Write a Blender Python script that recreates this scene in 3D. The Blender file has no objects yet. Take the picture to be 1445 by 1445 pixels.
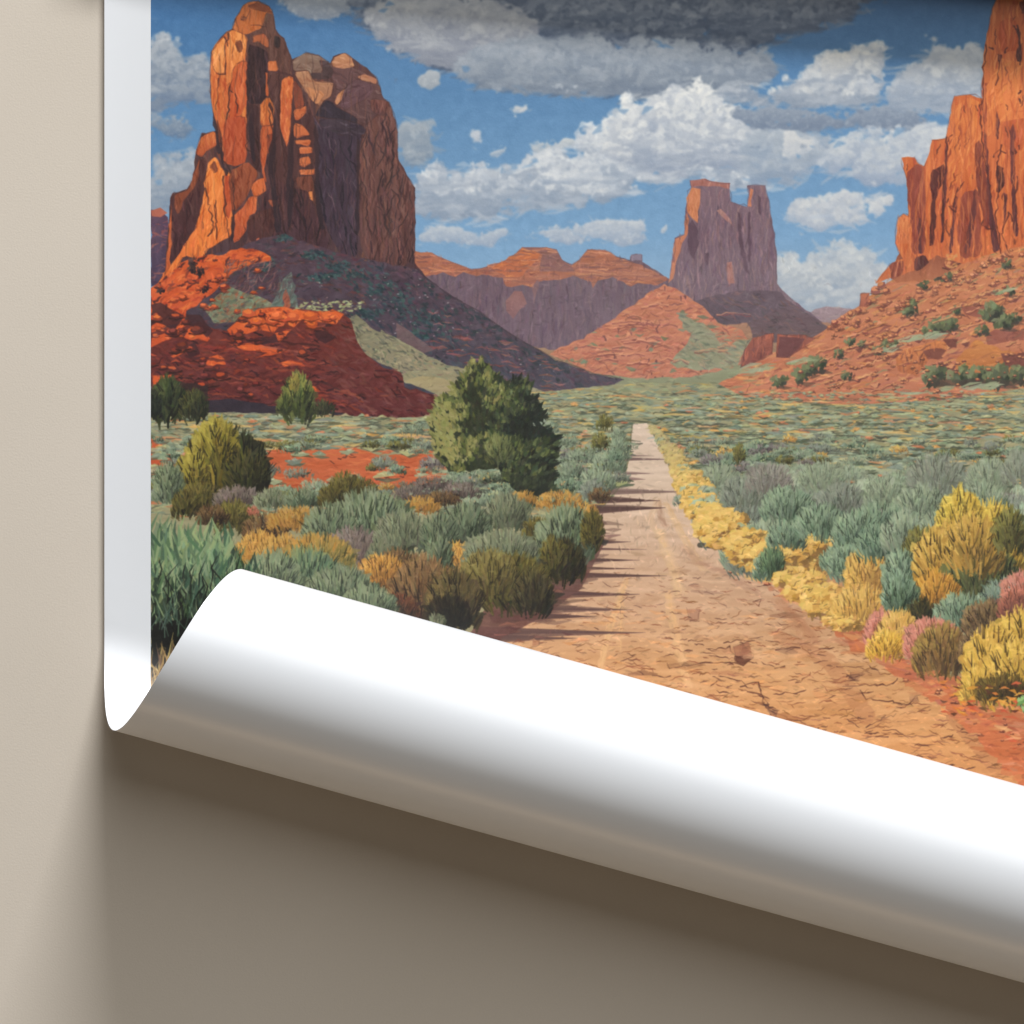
import bpy, math
import numpy as np

# ---------------------------------------------------------------- camera, light, exposure
SC = bpy.context.scene
COL = SC.collection
U_ = 0.0004                                   # one sheet unit in metres; the frame spans 1445 of them (0.578 m)
def wx(px): return (px - 722.5) * U_
def wy(py): return (722.5 - py) * U_
R = math.radians

CAM_D = 3.4
cam = bpy.data.cameras.new("camera"); cam_o = bpy.data.objects.new("camera", cam); COL.objects.link(cam_o)
cam_o.location = (0, 0, CAM_D); cam.sensor_width = 36; cam.lens = 36 * CAM_D / (1445 * U_)
cam.clip_start = .1; cam.clip_end = 60
SC.camera = cam_o

world = bpy.data.worlds.new("World"); SC.world = world; world.use_nodes = True
bg = world.node_tree.nodes["Background"]
bg.inputs[0].default_value = (1.0, .93, .80, 1); bg.inputs[1].default_value = .05

def area(name, loc, target, sx, sy, power, color):
    l = bpy.data.lights.new(name, 'AREA'); l.shape = 'RECTANGLE'; l.size = sx; l.size_y = sy; l.energy = power; l.color = color
    o = bpy.data.objects.new(name, l); COL.objects.link(o); o.location = loc
    d = (np.array(target) - np.array(loc)); d = d / np.linalg.norm(d)
    import mathutils
    o.rotation_euler = mathutils.Vector(d).to_track_quat('-Z', 'Y').to_euler()
    return o
# big softbox high beyond the top of the picture, the only strong light
area("key_softbox", (1.0, 5.0, 2.25), (0, 0, 0), 2.2, .6, 400, (.985, .99, 1))
# a broad one higher up on the same side opens the shadows step by step
area("broad_softbox", (.9, 3.0, 3.6), (0, 0, 0), 3.2, 3.7, 118, (.98, .985, .97))
# a second, weaker one overhead: it veils the ink with a soft sheen
area("overhead_softbox", (.35, .10, 4.4), (0, 0, 0), 2.4, 2.0, 7, (1, .93, .84))
# a long low strip facing the rolled edge from below the picture: the warm line along the roll's underside
area("low_strip", (-.62, -2.7, .44), (.08, -.2, .05), 3.6, .2, 14, (1, .72, .46))

SC.view_settings.view_transform = 'Standard'; SC.view_settings.look = 'None'
SC.view_settings.exposure = 0; SC.view_settings.gamma = 1; SC.view_settings.use_curve_mapping = False
SC.render.engine = 'CYCLES'
SC.cycles.max_bounces = 8; SC.cycles.diffuse_bounces = 5; SC.cycles.use_denoising = True

# ---------------------------------------------------------------- materials
def srgb(r, g, b):
    f = lambda c: (c / 255 / 12.92) if c <= 10.3 else ((c / 255 + .055) / 1.055) ** 2.4
    return (f(r), f(g), f(b), 1)
def mat(name):
    m = bpy.data.materials.new(name); m.use_nodes = True
    return m, m.node_tree.nodes, m.node_tree.links, m.node_tree.nodes["Principled BSDF"]
def table_material():
    m, n, l, b = mat("warm_grey_plaster")
    tc = n.new("ShaderNodeTexCoord")
    fine = n.new("ShaderNodeTexNoise"); fine.inputs["Scale"].default_value = 900; fine.inputs["Detail"].default_value = 3
    wide = n.new("ShaderNodeTexNoise"); wide.inputs["Scale"].default_value = 5; wide.inputs["Detail"].default_value = 3
    l.new(tc.outputs["Object"], fine.inputs["Vector"]); l.new(tc.outputs["Object"], wide.inputs["Vector"])
    mx = n.new("ShaderNodeMix"); mx.data_type = 'RGBA'
    mx.inputs[6].default_value = srgb(199, 189, 175); mx.inputs[7].default_value = srgb(211, 201, 188)
    ad = n.new("ShaderNodeMath"); ad.operation = 'MULTIPLY_ADD'; ad.inputs[1].default_value = .55
    l.new(fine.outputs[0], ad.inputs[0]); l.new(wide.outputs[0], ad.inputs[2])
    l.new(ad.outputs[0], mx.inputs[0]); l.new(mx.outputs[2], b.inputs["Base Color"])
    bp = n.new("ShaderNodeBump"); bp.inputs["Strength"].default_value = .2; bp.inputs["Distance"].default_value = .0004
    l.new(fine.outputs[0], bp.inputs["Height"]); l.new(bp.outputs[0], b.inputs["Normal"])
    b.inputs["Roughness"].default_value = .75; b.inputs["Specular IOR Level"].default_value = .25
    return m
def paper_material():
    m, n, l, b = mat("white_photo_paper")
    tc = n.new("ShaderNodeTexCoord")
    fine = n.new("ShaderNodeTexNoise"); fine.inputs["Scale"].default_value = 1400; fine.inputs["Detail"].default_value = 2
    l.new(tc.outputs["Object"], fine.inputs["Vector"])
    bp = n.new("ShaderNodeBump"); bp.inputs["Strength"].default_value = .03; bp.inputs["Distance"].default_value = .0002
    l.new(fine.outputs[0], bp.inputs["Height"]); l.new(bp.outputs[0], b.inputs["Normal"])
    b.inputs["Base Color"].default_value = (.725, .745, .775, 1)
    b.inputs["Roughness"].default_value = .32; b.inputs["Specular IOR Level"].default_value = .62
    return m
def print_material(img):
    m, n, l, b = mat("printed_ink")
    uv = n.new("ShaderNodeUVMap"); uv.uv_map = "sheet"
    tx = n.new("ShaderNodeTexImage"); tx.image = img; tx.extension = 'EXTEND'; tx.interpolation = 'Cubic'
    l.new(uv.outputs[0], tx.inputs[0])
    g = n.new("ShaderNodeMix"); g.data_type = 'RGBA'; g.blend_type = 'MULTIPLY'; g.inputs[0].default_value = 1
    g.inputs[7].default_value = (1.08, 1.08, 1.08, 1)
    l.new(tx.outputs[0], g.inputs[6]); l.new(g.outputs[2], b.inputs["Base Color"])
    tc = n.new("ShaderNodeTexCoord")
    fine = n.new("ShaderNodeTexNoise"); fine.inputs["Scale"].default_value = 700; fine.inputs["Detail"].default_value = 2
    l.new(tc.outputs["Object"], fine.inputs["Vector"])
    bp = n.new("ShaderNodeBump"); bp.inputs["Strength"].default_value = .18; bp.inputs["Distance"].default_value = .0003
    l.new(fine.outputs[0], bp.inputs["Height"]); l.new(bp.outputs[0], b.inputs["Normal"])
    b.inputs["Roughness"].default_value = .42; b.inputs["Specular IOR Level"].default_value = .5
    return m

# ---------------------------------------------------------------- the surface the poster lies on
def link(name, verts, faces, material, parent=None, smooth=True):
    me = bpy.data.meshes.new(name); me.from_pydata(verts, [], faces); me.update()
    if smooth: me.polygons.foreach_set("use_smooth", [True] * len(me.polygons))
    me.materials.append(material)
    o = bpy.data.objects.new(name, me); COL.objects.link(o); o.parent = parent
    return o
top = link("tabletop", [(-6, -6, 0), (6, -6, 0), (6, 6, 0), (-6, 6, 0)], [(0, 1, 2, 3)], table_material(), None, False)
top["kind"] = "structure"

# ---------------------------------------------------------------- the poster: one sheet of paper, rolled up along its bottom and its top
LEFT, RIGHT, V_TOP, V_BOT = 148.0, 1848.0, -440.0, 2060.0
A1 = R(15.5); YC1 = 872.0; R1 = 131.0          # lower roll: tilt of its axis, height of the crease on the left edge, radius
A2 = R(5.2); YC2 = -157.0; R2 = 34.0           # upper roll, beyond the picture's top
N1 = (-math.sin(A1), math.cos(A1)); N2 = (math.sin(A2) * 1, -math.cos(A2))
def profile(Rr, s_max, full=1.5 * math.pi, tight=.90):
    """arc length -> (advance, height): a circle that winds into a slightly tighter one after three quarters of a turn"""
    n = 4000; ds = s_max / n; th = 0.; x = y = 0.; X = [0.]; Y = [0.]
    for i in range(n):
        r = Rr if th < full else Rr * max(.55, tight - .06 * (th - full))
        e = min(1., (i * ds + 1) / (.18 * Rr))                  # the bend eases in from the flat
        th += ds / r * e; x += math.cos(th) * ds; y += math.sin(th) * ds; X.append(x); Y.append(y)
    S = np.linspace(0, s_max, n + 1)
    return S, np.array(X), np.array(Y)
PR1 = profile(R1, 1400.); PR2 = profile(R2, 500.)
Z0 = 1.0
def bend(u, v):
    """sheet coordinates -> world position"""
    u = np.asarray(u, float); v = np.asarray(v, float)
    s1 = (u - LEFT) * N1[0] + (v - YC1) * N1[1]; s2 = (u - LEFT) * N2[0] + (v - YC2) * N2[1]
    a1 = np.maximum(s1, 0); a2 = np.maximum(s2, 0)
    f1 = np.interp(a1, PR1[0], PR1[1]) - a1; f2 = np.interp(a2, PR2[0], PR2[1]) - a2
    x = u + N1[0] * f1 + N2[0] * f2; y = v + N1[1] * f1 + N2[1] * f2
    zz = np.interp(a1, PR1[0], PR1[2]) + np.interp(a2, PR2[0], PR2[2]) + Z0
    zz = zz + 9. * np.exp(-(u - LEFT) / 45.) * np.exp(-a1 / 200)          # the long edge lifts a little
    return np.stack([wx(x), wy(y), zz * U_], -1)
def normals(u, v):
    e = .25
    a = bend(u + e, v) - bend(u - e, v); b = bend(u, v - e) - bend(u, v + e)
    n = np.cross(a, b); return n / np.linalg.norm(n, axis=-1, keepdims=True)
def v_at(u, s, N, yc): return yc + (s - (u - LEFT) * N[0]) / N[1]
S_SPLIT = float(PR1[0][int(np.argmax(PR1[1][:1600]))])
S_SPLIT2 = 1.55 * R2
def rows(u, stops):
    """sheet v of every row for the columns u; stops = list of (function of u, number of rows up to the next stop)"""
    out = []
    for (f0, n), (f1, _) in zip(stops[:-1], stops[1:]):
        for k in range(n): out.append(f0(u) + (f1(u) - f0(u)) * k / n)
    out.append(stops[-1][0](u))
    return np.stack(out)
CR1 = lambda u: v_at(u, 0, N1, YC1); SP1 = lambda u: v_at(u, S_SPLIT, N1, YC1)
CR2 = lambda u: v_at(u, 0, N2, YC2); SP2 = lambda u: v_at(u, S_SPLIT2, N2, YC2)
TOP = lambda u: V_TOP + 0 * u; BOT = lambda u: V_BOT + 0 * u
def sheet(name, stops, us, material, parent, lift=0., thick=.7, caps=(True, True)):
    """a strip of the sheet between two lines; thick = paper thickness in sheet units, 0 for a skin of ink"""
    Vv = rows(us, stops)
    Uu = np.broadcast_to(us, Vv.shape)
    P = bend(Uu, Vv); N = normals(Uu, Vv)
    nr, nc = Vv.shape
    idx = np.arange(nr * nc).reshape(nr, nc)
    q = np.stack([idx[:-1, :-1], idx[1:, :-1], idx[1:, 1:], idx[:-1, 1:]], -1).reshape(-1, 4)
    front = P + N * lift * U_
    if thick <= 0:
        o = link(name, front.reshape(-1, 3).tolist(), q.tolist(), material, parent)
        lay = o.data.uv_layers.new(name="sheet")
        vi = np.empty(len(o.data.loops), np.int32); o.data.loops.foreach_get("vertex_index", vi)
        uvs = np.stack([(Uu - PX0) / (PX1 - PX0), 1 - (Vv - PY0) / (PY1 - PY0)], -1).reshape(-1, 2)[vi]
        lay.data.foreach_set("uv", uvs.ravel().astype(np.float32))
        return o
    back = P - N * thick * U_; o2 = nr * nc
    f = q.tolist() + (q[:, ::-1] + o2).tolist()
    vt = [front.reshape(-1, 3), back.reshape(-1, 3)]; nv = 2 * o2
    for k, strip in enumerate((idx[0], idx[-1], idx[:, 0], idx[:, -1])):   # cut edges keep vertices of their own, so they shade crisply
        if k < 2 and not caps[k]: continue
        a = front.reshape(-1, 3)[strip]; b = back.reshape(-1, 3)[strip]; m_ = len(strip)
        vt += [a, b]
        for j in range(m_ - 1):
            p_ = [nv + j, nv + j + 1, nv + m_ + j + 1, nv + m_ + j]
            f.append(p_ if k in (0, 3) else p_[::-1])
        nv += 2 * m_
    o = link(name, np.concatenate(vt).tolist(), f, material, parent)
    return o

# ---------------------------------------------------------------- the printed picture: a gouache desert, painted stroke by stroke
PX0, PY0, PX1, PY1 = 213, -150, 1800, 1500          # extent of the print on the sheet, in sheet units
class Painter:
    pass
def paint_picture():
    OX, OY = PX0, PY0
    W, H = PX1 - PX0, PY1 - PY0
    rng = np.random.default_rng(11)
    C = np.zeros((H, W, 3), np.float32)
    U = rng.uniform

    def lattice(cx, cy, seed):
        r = np.random.default_rng(seed)
        gw, gh = int(W / cx) + 3, int(H / cy) + 3
        g = r.random((gh, gw)).astype(np.float32)
        xs = np.arange(W, dtype=np.float32) / cx; ys = np.arange(H, dtype=np.float32) / cy
        xi = xs.astype(int); yi = ys.astype(int)
        fx = xs - xi; fy = ys - yi
        fx = fx * fx * (3 - 2 * fx); fy = fy * fy * (3 - 2 * fy)
        a = g[yi][:, xi]; b = g[yi][:, xi + 1]; c = g[yi + 1][:, xi]; d = g[yi + 1][:, xi + 1]
        top = a + (b - a) * fx[None]; bot = c + (d - c) * fx[None]
        return top + (bot - top) * fy[:, None]
    def fbm(cx, cy, octv, seed, gain=.55):
        out = np.zeros((H, W), np.float32); amp = 1.; tot = 0.
        for o in range(octv):
            out += amp * lattice(cx / 2 ** o, cy / 2 ** o, seed * 17 + o); tot += amp; amp *= gain
        return out / tot
    N_c = fbm(46, 34, 5, 1, .6)        # clouds
    N_big = fbm(140, 110, 3, 2)
    N_v = fbm(9, 60, 3, 3)            # vertical grain
    N_h = fbm(46, 6, 3, 4)            # horizontal grain
    N_s = fbm(12, 10, 3, 5, .7)

    def z(ox, oy, pts):                # points measured on a 400-unit square enlarged to 1445
        return [(ox + x * .276817, oy + y * .276817) for x, y in pts]
    A = lambda *p: z(210, 0, p)
    B = lambda *p: z(560, 0, p)
    Cc = lambda *p: z(900, 0, p)
    D = lambda *p: z(1045, 0, p)
    E = lambda *p: z(210, 300, p)
    F = lambda *p: z(560, 300, p)
    G = lambda *p: z(1045, 300, p)
    Hh = lambda *p: z(100, 650, p)
    I = lambda *p: z(450, 600, p)
    J = lambda *p: z(750, 600, p)
    K = lambda *p: z(1045, 650, p)

    def rough(poly, amp=1.5, step=7.):
        out = []
        n = len(poly); k0 = U(0, 100)
        for i in range(n):
            (x0, y0), (x1, y1) = poly[i], poly[(i + 1) % n]
            L = math.hypot(x1 - x0, y1 - y0); m = max(1, int(L / step))
            for j in range(m):
                t = j / m
                out.append((x0 + (x1 - x0) * t + rng.normal() * amp * .6, y0 + (y1 - y0) * t + rng.normal() * amp * .6))
        return out
    def soft(poly, n=1):
        """cut the corners so that a rock face turns round"""
        for _ in range(n):
            out = []
            for (xa, ya), (xb, yb) in zip(poly, poly[1:] + poly[:1]):
                out += [(xa * .84 + xb * .16, ya * .84 + yb * .16), (xa * .16 + xb * .84, ya * .16 + yb * .84)]
            poly = out
        return poly
    def mask(poly, ss=3):
        p = np.array(poly, np.float64) - (OX, OY)
        x0 = max(0, int(p[:, 0].min()) - 1); x1 = min(W, int(p[:, 0].max()) + 2)
        y0 = max(0, int(p[:, 1].min()) - 1); y1 = min(H, int(p[:, 1].max()) + 2)
        if x1 <= x0 or y1 <= y0: return None
        h, w = (y1 - y0) * ss, (x1 - x0) * ss
        tg = np.zeros((h, w + 1), np.int32)
        q = (p - (x0, y0)) * ss
        for i in range(len(q)):
            (ax, ay), (bx, by) = q[i], q[(i + 1) % len(q)]
            if ay == by: continue
            if ay > by: ax, ay, bx, by = bx, by, ax, ay
            r0 = max(0, math.ceil(ay - .5)); r1 = min(h - 1, math.ceil(by - .5) - 1)
            if r1 < r0: continue
            rows = np.arange(r0, r1 + 1)
            xs = ax + (rows + .5 - ay) / (by - ay) * (bx - ax)
            np.add.at(tg, (rows, np.clip(np.ceil(xs - .5), 0, w).astype(int)), 1)
        m = (np.cumsum(tg, 1)[:, :w] & 1).astype(np.float32)
        return (x0, y0, x1, y1, m.reshape(y1 - y0, ss, x1 - x0, ss).mean((1, 3)))
    col = lambda c: np.array(c, np.float32)
    def fill(poly, c, c2=None, amp=10, field=None, rg=1.2, alpha=1., axis='v', step=7.):
        mk = mask(rough(poly, rg, step) if rg else poly)
        if mk is None: return None
        x0, y0, x1, y1, m = mk
        base = col(c)[None, None]
        if c2 is not None:
            n = (y1 - y0) if axis == 'v' else (x1 - x0)
            t = np.linspace(0, 1, n, dtype=np.float32)
            t = t[:, None, None] if axis == 'v' else t[None, :, None]
            base = base + (col(c2) - col(c)) * t
        f = (N_s if field is None else field)[y0:y1, x0:x1, None] - .5
        tgt = base + f * 2 * amp
        C[y0:y1, x0:x1] += (m * alpha)[..., None] * (tgt - C[y0:y1, x0:x1])
        return mk
    def seg(pts, rad, c, alpha=1., clip=None):
        """one brush stroke: a polyline whose radius changes from point to point"""
        p = np.array(pts, np.float32) - (OX, OY); R = max(rad) + 1.5
        x0 = int(max(0, p[:, 0].min() - R)); x1 = int(min(W, p[:, 0].max() + R + 1))
        y0 = int(max(0, p[:, 1].min() - R)); y1 = int(min(H, p[:, 1].max() + R + 1))
        if clip is not None:
            x0 = max(x0, clip[0]); y0 = max(y0, clip[1]); x1 = min(x1, clip[2]); y1 = min(y1, clip[3])
        if x1 <= x0 or y1 <= y0: return
        X = np.arange(x0, x1, dtype=np.float32)[None] + .5; Y = np.arange(y0, y1, dtype=np.float32)[:, None] + .5
        a = None
        for i in range(len(p) - 1):
            dx, dy = p[i + 1] - p[i]; L2 = dx * dx + dy * dy + 1e-6
            t = np.clip(((X - p[i, 0]) * dx + (Y - p[i, 1]) * dy) / L2, 0, 1)
            d = np.hypot(X - p[i, 0] - t * dx, Y - p[i, 1] - t * dy)
            cv = np.clip(rad[i] + (rad[i + 1] - rad[i]) * t - d + .5, 0, 1)
            a = cv if a is None else np.maximum(a, cv)
        a = a * alpha
        if clip is not None:
            a = a * clip[4][y0 - clip[1]:y1 - clip[1], x0 - clip[0]:x1 - clip[0]]
        C[y0:y1, x0:x1] += a[..., None] * (col(c) - C[y0:y1, x0:x1])
    def jit(c, j=9):
        return col(c) + rng.normal() * j + rng.normal(size=3) * j * .35
    def dab(x, y, L, w, ang, c, alpha=.9, clip=None, bend=.15):
        ca, sa = math.cos(ang), math.sin(ang); b = max(-2.6, min(2.6, rng.normal() * bend * L))
        seg([(x - ca * L / 2, y - sa * L / 2), (x - sa * b, y + ca * b), (x + ca * L / 2, y + sa * L / 2)],
            [w * .35, w, w * .25], c, alpha, clip)
    def hatch(mk, n, pal, L, w, ang, aj=.25, alpha=.75, j=8, sel=None):
        """n strokes scattered inside a filled region"""
        if mk is None: return
        x0, y0, x1, y1, m = mk
        for _ in range(n):
            xi = int(U(x0, x1)); yi = int(U(y0, y1))
            if m[yi - y0, xi - x0] < .5: continue
            if sel is not None and not sel(xi + OX, yi + OY): continue
            a = ang(xi + OX, yi + OY) if callable(ang) else ang
            c = pal(xi + OX, yi + OY) if callable(pal) else pal[rng.integers(len(pal))]
            k = U(.5, 1.3)
            dab(xi + OX, yi + OY, L * k, w * U(.5, 1.2), a + rng.normal() * aj, jit(c, j), alpha * U(.6, 1), mk)
    def crack(x, y, L, ang, c, w=.9, wob=.35, alpha=.85, clip=None, n=5):
        pts = [(x, y)]; a = ang
        for _ in range(n):
            a2 = a + rng.normal() * wob
            pts.append((pts[-1][0] + math.cos(a2) * L / n, pts[-1][1] + math.sin(a2) * L / n))
        r = [w * U(.5, 1.3) for _ in pts]; r[0] *= .4; r[-1] *= .3
        seg(pts, r, c, alpha, clip)
    def cracks(mk, n, c, L, ang, w=.9, wob=.35, alpha=.8, aj=.2):
        if mk is None: return
        x0, y0, x1, y1, m = mk
        for _ in range(n):
            xi = int(U(x0, x1)); yi = int(U(y0, y1))
            if m[yi - y0, xi - x0] < .5: continue
            a = ang(xi + OX, yi + OY) if callable(ang) else ang
            crack(xi + OX, yi + OY, L * U(.4, 1.4), a + rng.normal() * aj, jit(c, 5), w * U(.6, 1.3), wob, alpha, mk)
    def wob(pts, c, w=.8, alpha=.85, clip=None, j=1.1):
        """an inked line through points, unsteady like a brush tip"""
        out = [pts[0]]
        for (xa, ya), (xb, yb) in zip(pts[:-1], pts[1:]):
            m = max(2, int(math.hypot(xb - xa, yb - ya) / 5))
            for i in range(1, m + 1):
                t = i / m; out.append((xa + (xb - xa) * t + rng.normal() * j, ya + (yb - ya) * t + rng.normal() * j))
        seg(out, [max(.15, w * U(.25, 1.25)) for _ in out], c, alpha, clip)
    def flute(mk, n, pal, L=44, a=None, alpha=.4, w=.9):
        """long fine vertical streaks of weathered rock"""
        if mk is None: return
        x0, y0, x1, y1, m = mk
        for _ in range(n):
            xi, yi = int(U(x0, x1)), int(U(y0, y1))
            if m[yi - y0, xi - x0] < .5: continue
            l = L * U(.3, 1.2); k = rng.normal() * .06; x, y = xi + OX, yi + OY
            pts = [(x + k * l * t + rng.normal() * 1.1, y + l * (t - .5)) for t in (0, .25, .5, .75, 1)]
            seg(pts, [.2, w * U(.5, 1.2), w * U(.6, 1.3), w * U(.4, 1), .2], jit(pal[rng.integers(len(pal))], 6), alpha * U(.6, 1.3), mk)
    def edge(poly, c, w=.9, alpha=.7, keep=.8, closed=True):
        n = len(poly)
        for i in range(n if closed else n - 1):
            if U() > keep: continue
            (xa, ya), (xb, yb) = poly[i], poly[(i + 1) % n]
            mx, my = (xa + xb) / 2 + rng.normal() * 1.2, (ya + yb) / 2 + rng.normal() * 1.2
            seg([(xa, ya), (mx, my), (xb, yb)], [w * U(.2, .8), w * U(.5, 1.), w * U(.2, .8)], c, alpha * .75)
    PI = math.pi

    # ---- sky
    yy = (np.arange(H) + OY).astype(np.float32)[:, None, None]
    k = np.clip((yy + 20) / 460, 0, 1) ** .8
    C[:] = col((60, 105, 150)) + (col((134, 169, 199)) - col((60, 105, 150))) * k
    xx = (np.arange(W) + OX).astype(np.float32)[None, :, None]
    C += (N_s[..., None] - .5) * 9 - np.clip((500 - xx) / 300, 0, 1) * np.array([6, 4, 2], np.float32)
    whole = (0, 0, W, 470 - OY, np.ones((470 - OY, W), np.float32))
    for _ in range(1500):
        x, y = U(OX, PX1), U(OY, 460)
        c = C[int(y - OY), int(x - OX)] + rng.normal() * 4
        dab(x, y, U(8, 18), U(1.5, 3.5), PI / 2 + rng.normal() * .5, c, .5)

    # ---- clouds
    def cloud(poly, lit=(204, 206, 206), mid=(168, 175, 184), dark=(130, 142, 158), soft=16, n=120, L=13, up=1.2, flat=0., rag=46.):
        p = np.array(poly); cx0, cy0 = p.min(0); cx1, cy1 = p.max(0)
        mk = mask([(cx0 - 22, cy0 - 22), (cx1 + 22, cy0 - 22), (cx1 + 22, cy1 + 22), (cx0 - 22, cy1 + 22)], 1)
        x0, y0, x1, y1, _ = mk
        inner = mask(poly, 2)
        m = np.zeros((y1 - y0, x1 - x0), np.float32)
        m[inner[1] - y0:inner[3] - y0, inner[0] - x0:inner[2] - x0] = inner[4]
        r = int(soft)
        for ax in (0, 1):                                   # box blur twice gives a soft ramp the noise can tear
            for _ in range(2):
                cs = np.cumsum(np.pad(m, [(r // 2 + 1, r // 2) if a == ax else (0, 0) for a in (0, 1)], mode='edge'), ax)
                m = (cs[r:] - cs[:-r] if ax == 0 else cs[:, r:] - cs[:, :-r]) / r
                m = m[:y1 - y0, :x1 - x0]
        nz = N_c[y0:y1, x0:x1] - .5; nf = N_s[y0:y1, x0:x1] - .5
        cov = np.clip((m + nz * 1.9 + nf * .35 - .44) * 4.5, 0, 1)
        hgt = m * 20 + nz * rag * .6
        gy = np.gradient(hgt, axis=0); gx = np.gradient(hgt, axis=1)
        tv = np.clip((np.arange(y0, y1) + OY - cy0) / max(1, cy1 - cy0), 0, 1)[:, None]
        lam = np.clip(.66 - .66 * tv + gy * .08 + gx * .05 - flat, 0, 1)[..., None]
        lit, mid, dark = map(col, (lit, mid, dark))
        tone = lambda t: mid + (lit - mid) * (t - .5) * 2 if t > .5 else dark + (mid - dark) * max(0, t) * 2
        c = np.where(lam > .5, mid + (lit - mid) * (lam - .5) * 2, dark + (mid - dark) * lam * 2)
        C[y0:y1, x0:x1] += cov[..., None] * (c - C[y0:y1, x0:x1])
        h_, w_ = cy1 - cy0, cx1 - cx0
        area_ = float(m.sum()); rmax = min(24., max(3., (.34 if h_ > 60 else .2) * h_))
        k_ = int(area_ / (rmax * 5.5)) + 6
        pts = []
        for _ in range(k_ * 3):
            xi = int(U(0, x1 - x0)); yi = int(U(0, y1 - y0))
            if m[yi, xi] < .45 or len(pts) >= k_: continue
            pts.append((yi, xi, m[yi, xi]))
        # billows from the back (high) to the front (low): a round mass, its upper left rim loaded with light paint
        for yi, xi, mv in sorted(pts):
            t = yi / max(1, y1 - y0); x, y = x0 + OX + xi, y0 + OY + yi
            r = rmax * U(.3, .85) * (.55 + .45 * mv)
            t0 = .74 - .6 * t - flat + rng.normal() * .1
            fl = 1. if t < .6 else .6
            for _ in range(4):
                a = U(0, 2 * PI); q = r * .45
                dab(x + math.cos(a) * q, y + math.sin(a) * q * fl, r * 1.1, r * U(.3, .5) * fl, rng.normal() * .6, tone(t0 - .1) + rng.normal() * 3, .55, None, .3)
            if t < .72:
                for _ in range(int(3 + r * .28)):
                    a = -PI * U(.15, 1.05); q = r * U(.45, .95)
                    dab(x + math.cos(a) * q, y + math.sin(a) * q * fl, r * U(.4, 1.05), max(1.1, r * U(.13, .3)), a + PI / 2 + rng.normal() * .5, tone(min(1.08, t0 + U(.08, .42))) + rng.normal() * 2.5, .6, None, .35)
            for _ in range(2):
                dab(x + U(-r, r) * .6 + r * .3, y + r * U(.2, .7) * fl, r * U(.6, 1.3), max(1.2, r * U(.12, .26)), rng.normal() * .4, tone(t0 - U(.12, .34)), .4, None, .3)
        for _ in range(k_ * 2):                             # wisps dragged off the rim
            xi = int(U(0, x1 - x0)); yi = int(U(0, y1 - y0))
            if not .12 < m[yi, xi] < .5: continue
            dab(x0 + OX + xi, y0 + OY + yi, rmax * U(.7, 1.9), rmax * U(.05, .14) + .6, rng.normal() * .35 - .1, tone(.45 + U(-.1, .5) - .3 * yi / max(1, y1 - y0)), .42, None, .3)
        for _ in range(int(k_ * .25)):                      # and chinks of sky
            xi = int(U(0, x1 - x0)); yi = int(U(0, y1 - y0))
            if not .2 < m[yi, xi] < .8: continue
            ty_ = (y0 + OY + yi + 20) / 460
            dab(x0 + OX + xi, y0 + OY + yi, rmax * U(.3, 1.1), rmax * U(.06, .2) + .5, rng.normal() * .4, col((60, 105, 150)) + (col((134, 169, 199)) - col((60, 105, 150))) * max(0., min(1., ty_)) ** .8, .55, None, .3)
        for _ in range(int(k_ * .5)):                       # torn, flattened underside
            xi = int(U(0, x1 - x0)); yi = int(U((y1 - y0) * .55, y1 - y0))
            if m[yi, xi] < .3: continue
            dab(x0 + OX + xi, y0 + OY + yi, rmax * U(.8, 2.2), rmax * U(.08, .22), rng.normal() * .12, tone(U(0, .45) - flat * .5) + rng.normal() * 3, .5, None, .15)
    # ceiling of cloud along the top, inked darker to deepen the upper roll's shadow
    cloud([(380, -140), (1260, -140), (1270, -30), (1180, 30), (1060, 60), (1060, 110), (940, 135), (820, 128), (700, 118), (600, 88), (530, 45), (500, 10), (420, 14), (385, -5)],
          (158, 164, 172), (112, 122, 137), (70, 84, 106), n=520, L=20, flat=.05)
    cloud([(520, 20), (560, 0), (690, 5), (760, 40), (740, 90), (640, 92), (590, 85), (545, 62)], (178, 180, 182), (150, 154, 162), (126, 132, 146), n=200)
    cloud([(640, 92), (720, 60), (900, 62), (1080, 75), (1100, 110), (1010, 135), (880, 132), (780, 130), (690, 122)], (160, 166, 174), (140, 149, 160), (114, 126, 142), n=320, L=22, flat=.05)
    cloud([(390, -10), (470, -8), (500, 6), (490, 20), (440, 27), (400, 12)], (176, 180, 182), (150, 158, 168), (128, 138, 152))
    # left of the tall butte
    cloud(A((15, 180), (90, 180), (140, 240), (150, 330), (240, 290), (300, 310), (320, 420), (300, 520), (180, 520), (15, 560)), (178, 183, 188), (142, 152, 164), (104, 122, 146), n=160)
    cloud(A((15, 590), (150, 590), (230, 640), (200, 690), (15, 700)), (160, 170, 180), (130, 144, 160), (100, 122, 148))
    cloud(A((20, 800), (120, 790), (240, 780), (250, 860), (210, 960), (110, 1000), (100, 1080), (15, 1080), (15, 920), (70, 870)), (176, 182, 188), (150, 160, 172), (124, 140, 160))
    # right of it
    cloud(B((-20, 640), (60, 610), (150, 650), (185, 720), (180, 790), (110, 830), (60, 850), (0, 820)), (178, 184, 188), (150, 160, 170), (122, 138, 156))
    cloud(B((100, 400), (160, 345), (215, 370), (220, 430), (170, 462), (115, 440)), (180, 184, 186), (164, 170, 176), (146, 155, 164), soft=6, n=30)
    cloud(B((560, 555), (600, 525), (650, 540), (690, 545), (650, 575), (600, 598), (570, 585)), (204, 204, 202), (192, 194, 196), (176, 182, 188), soft=5, n=20)
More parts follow.
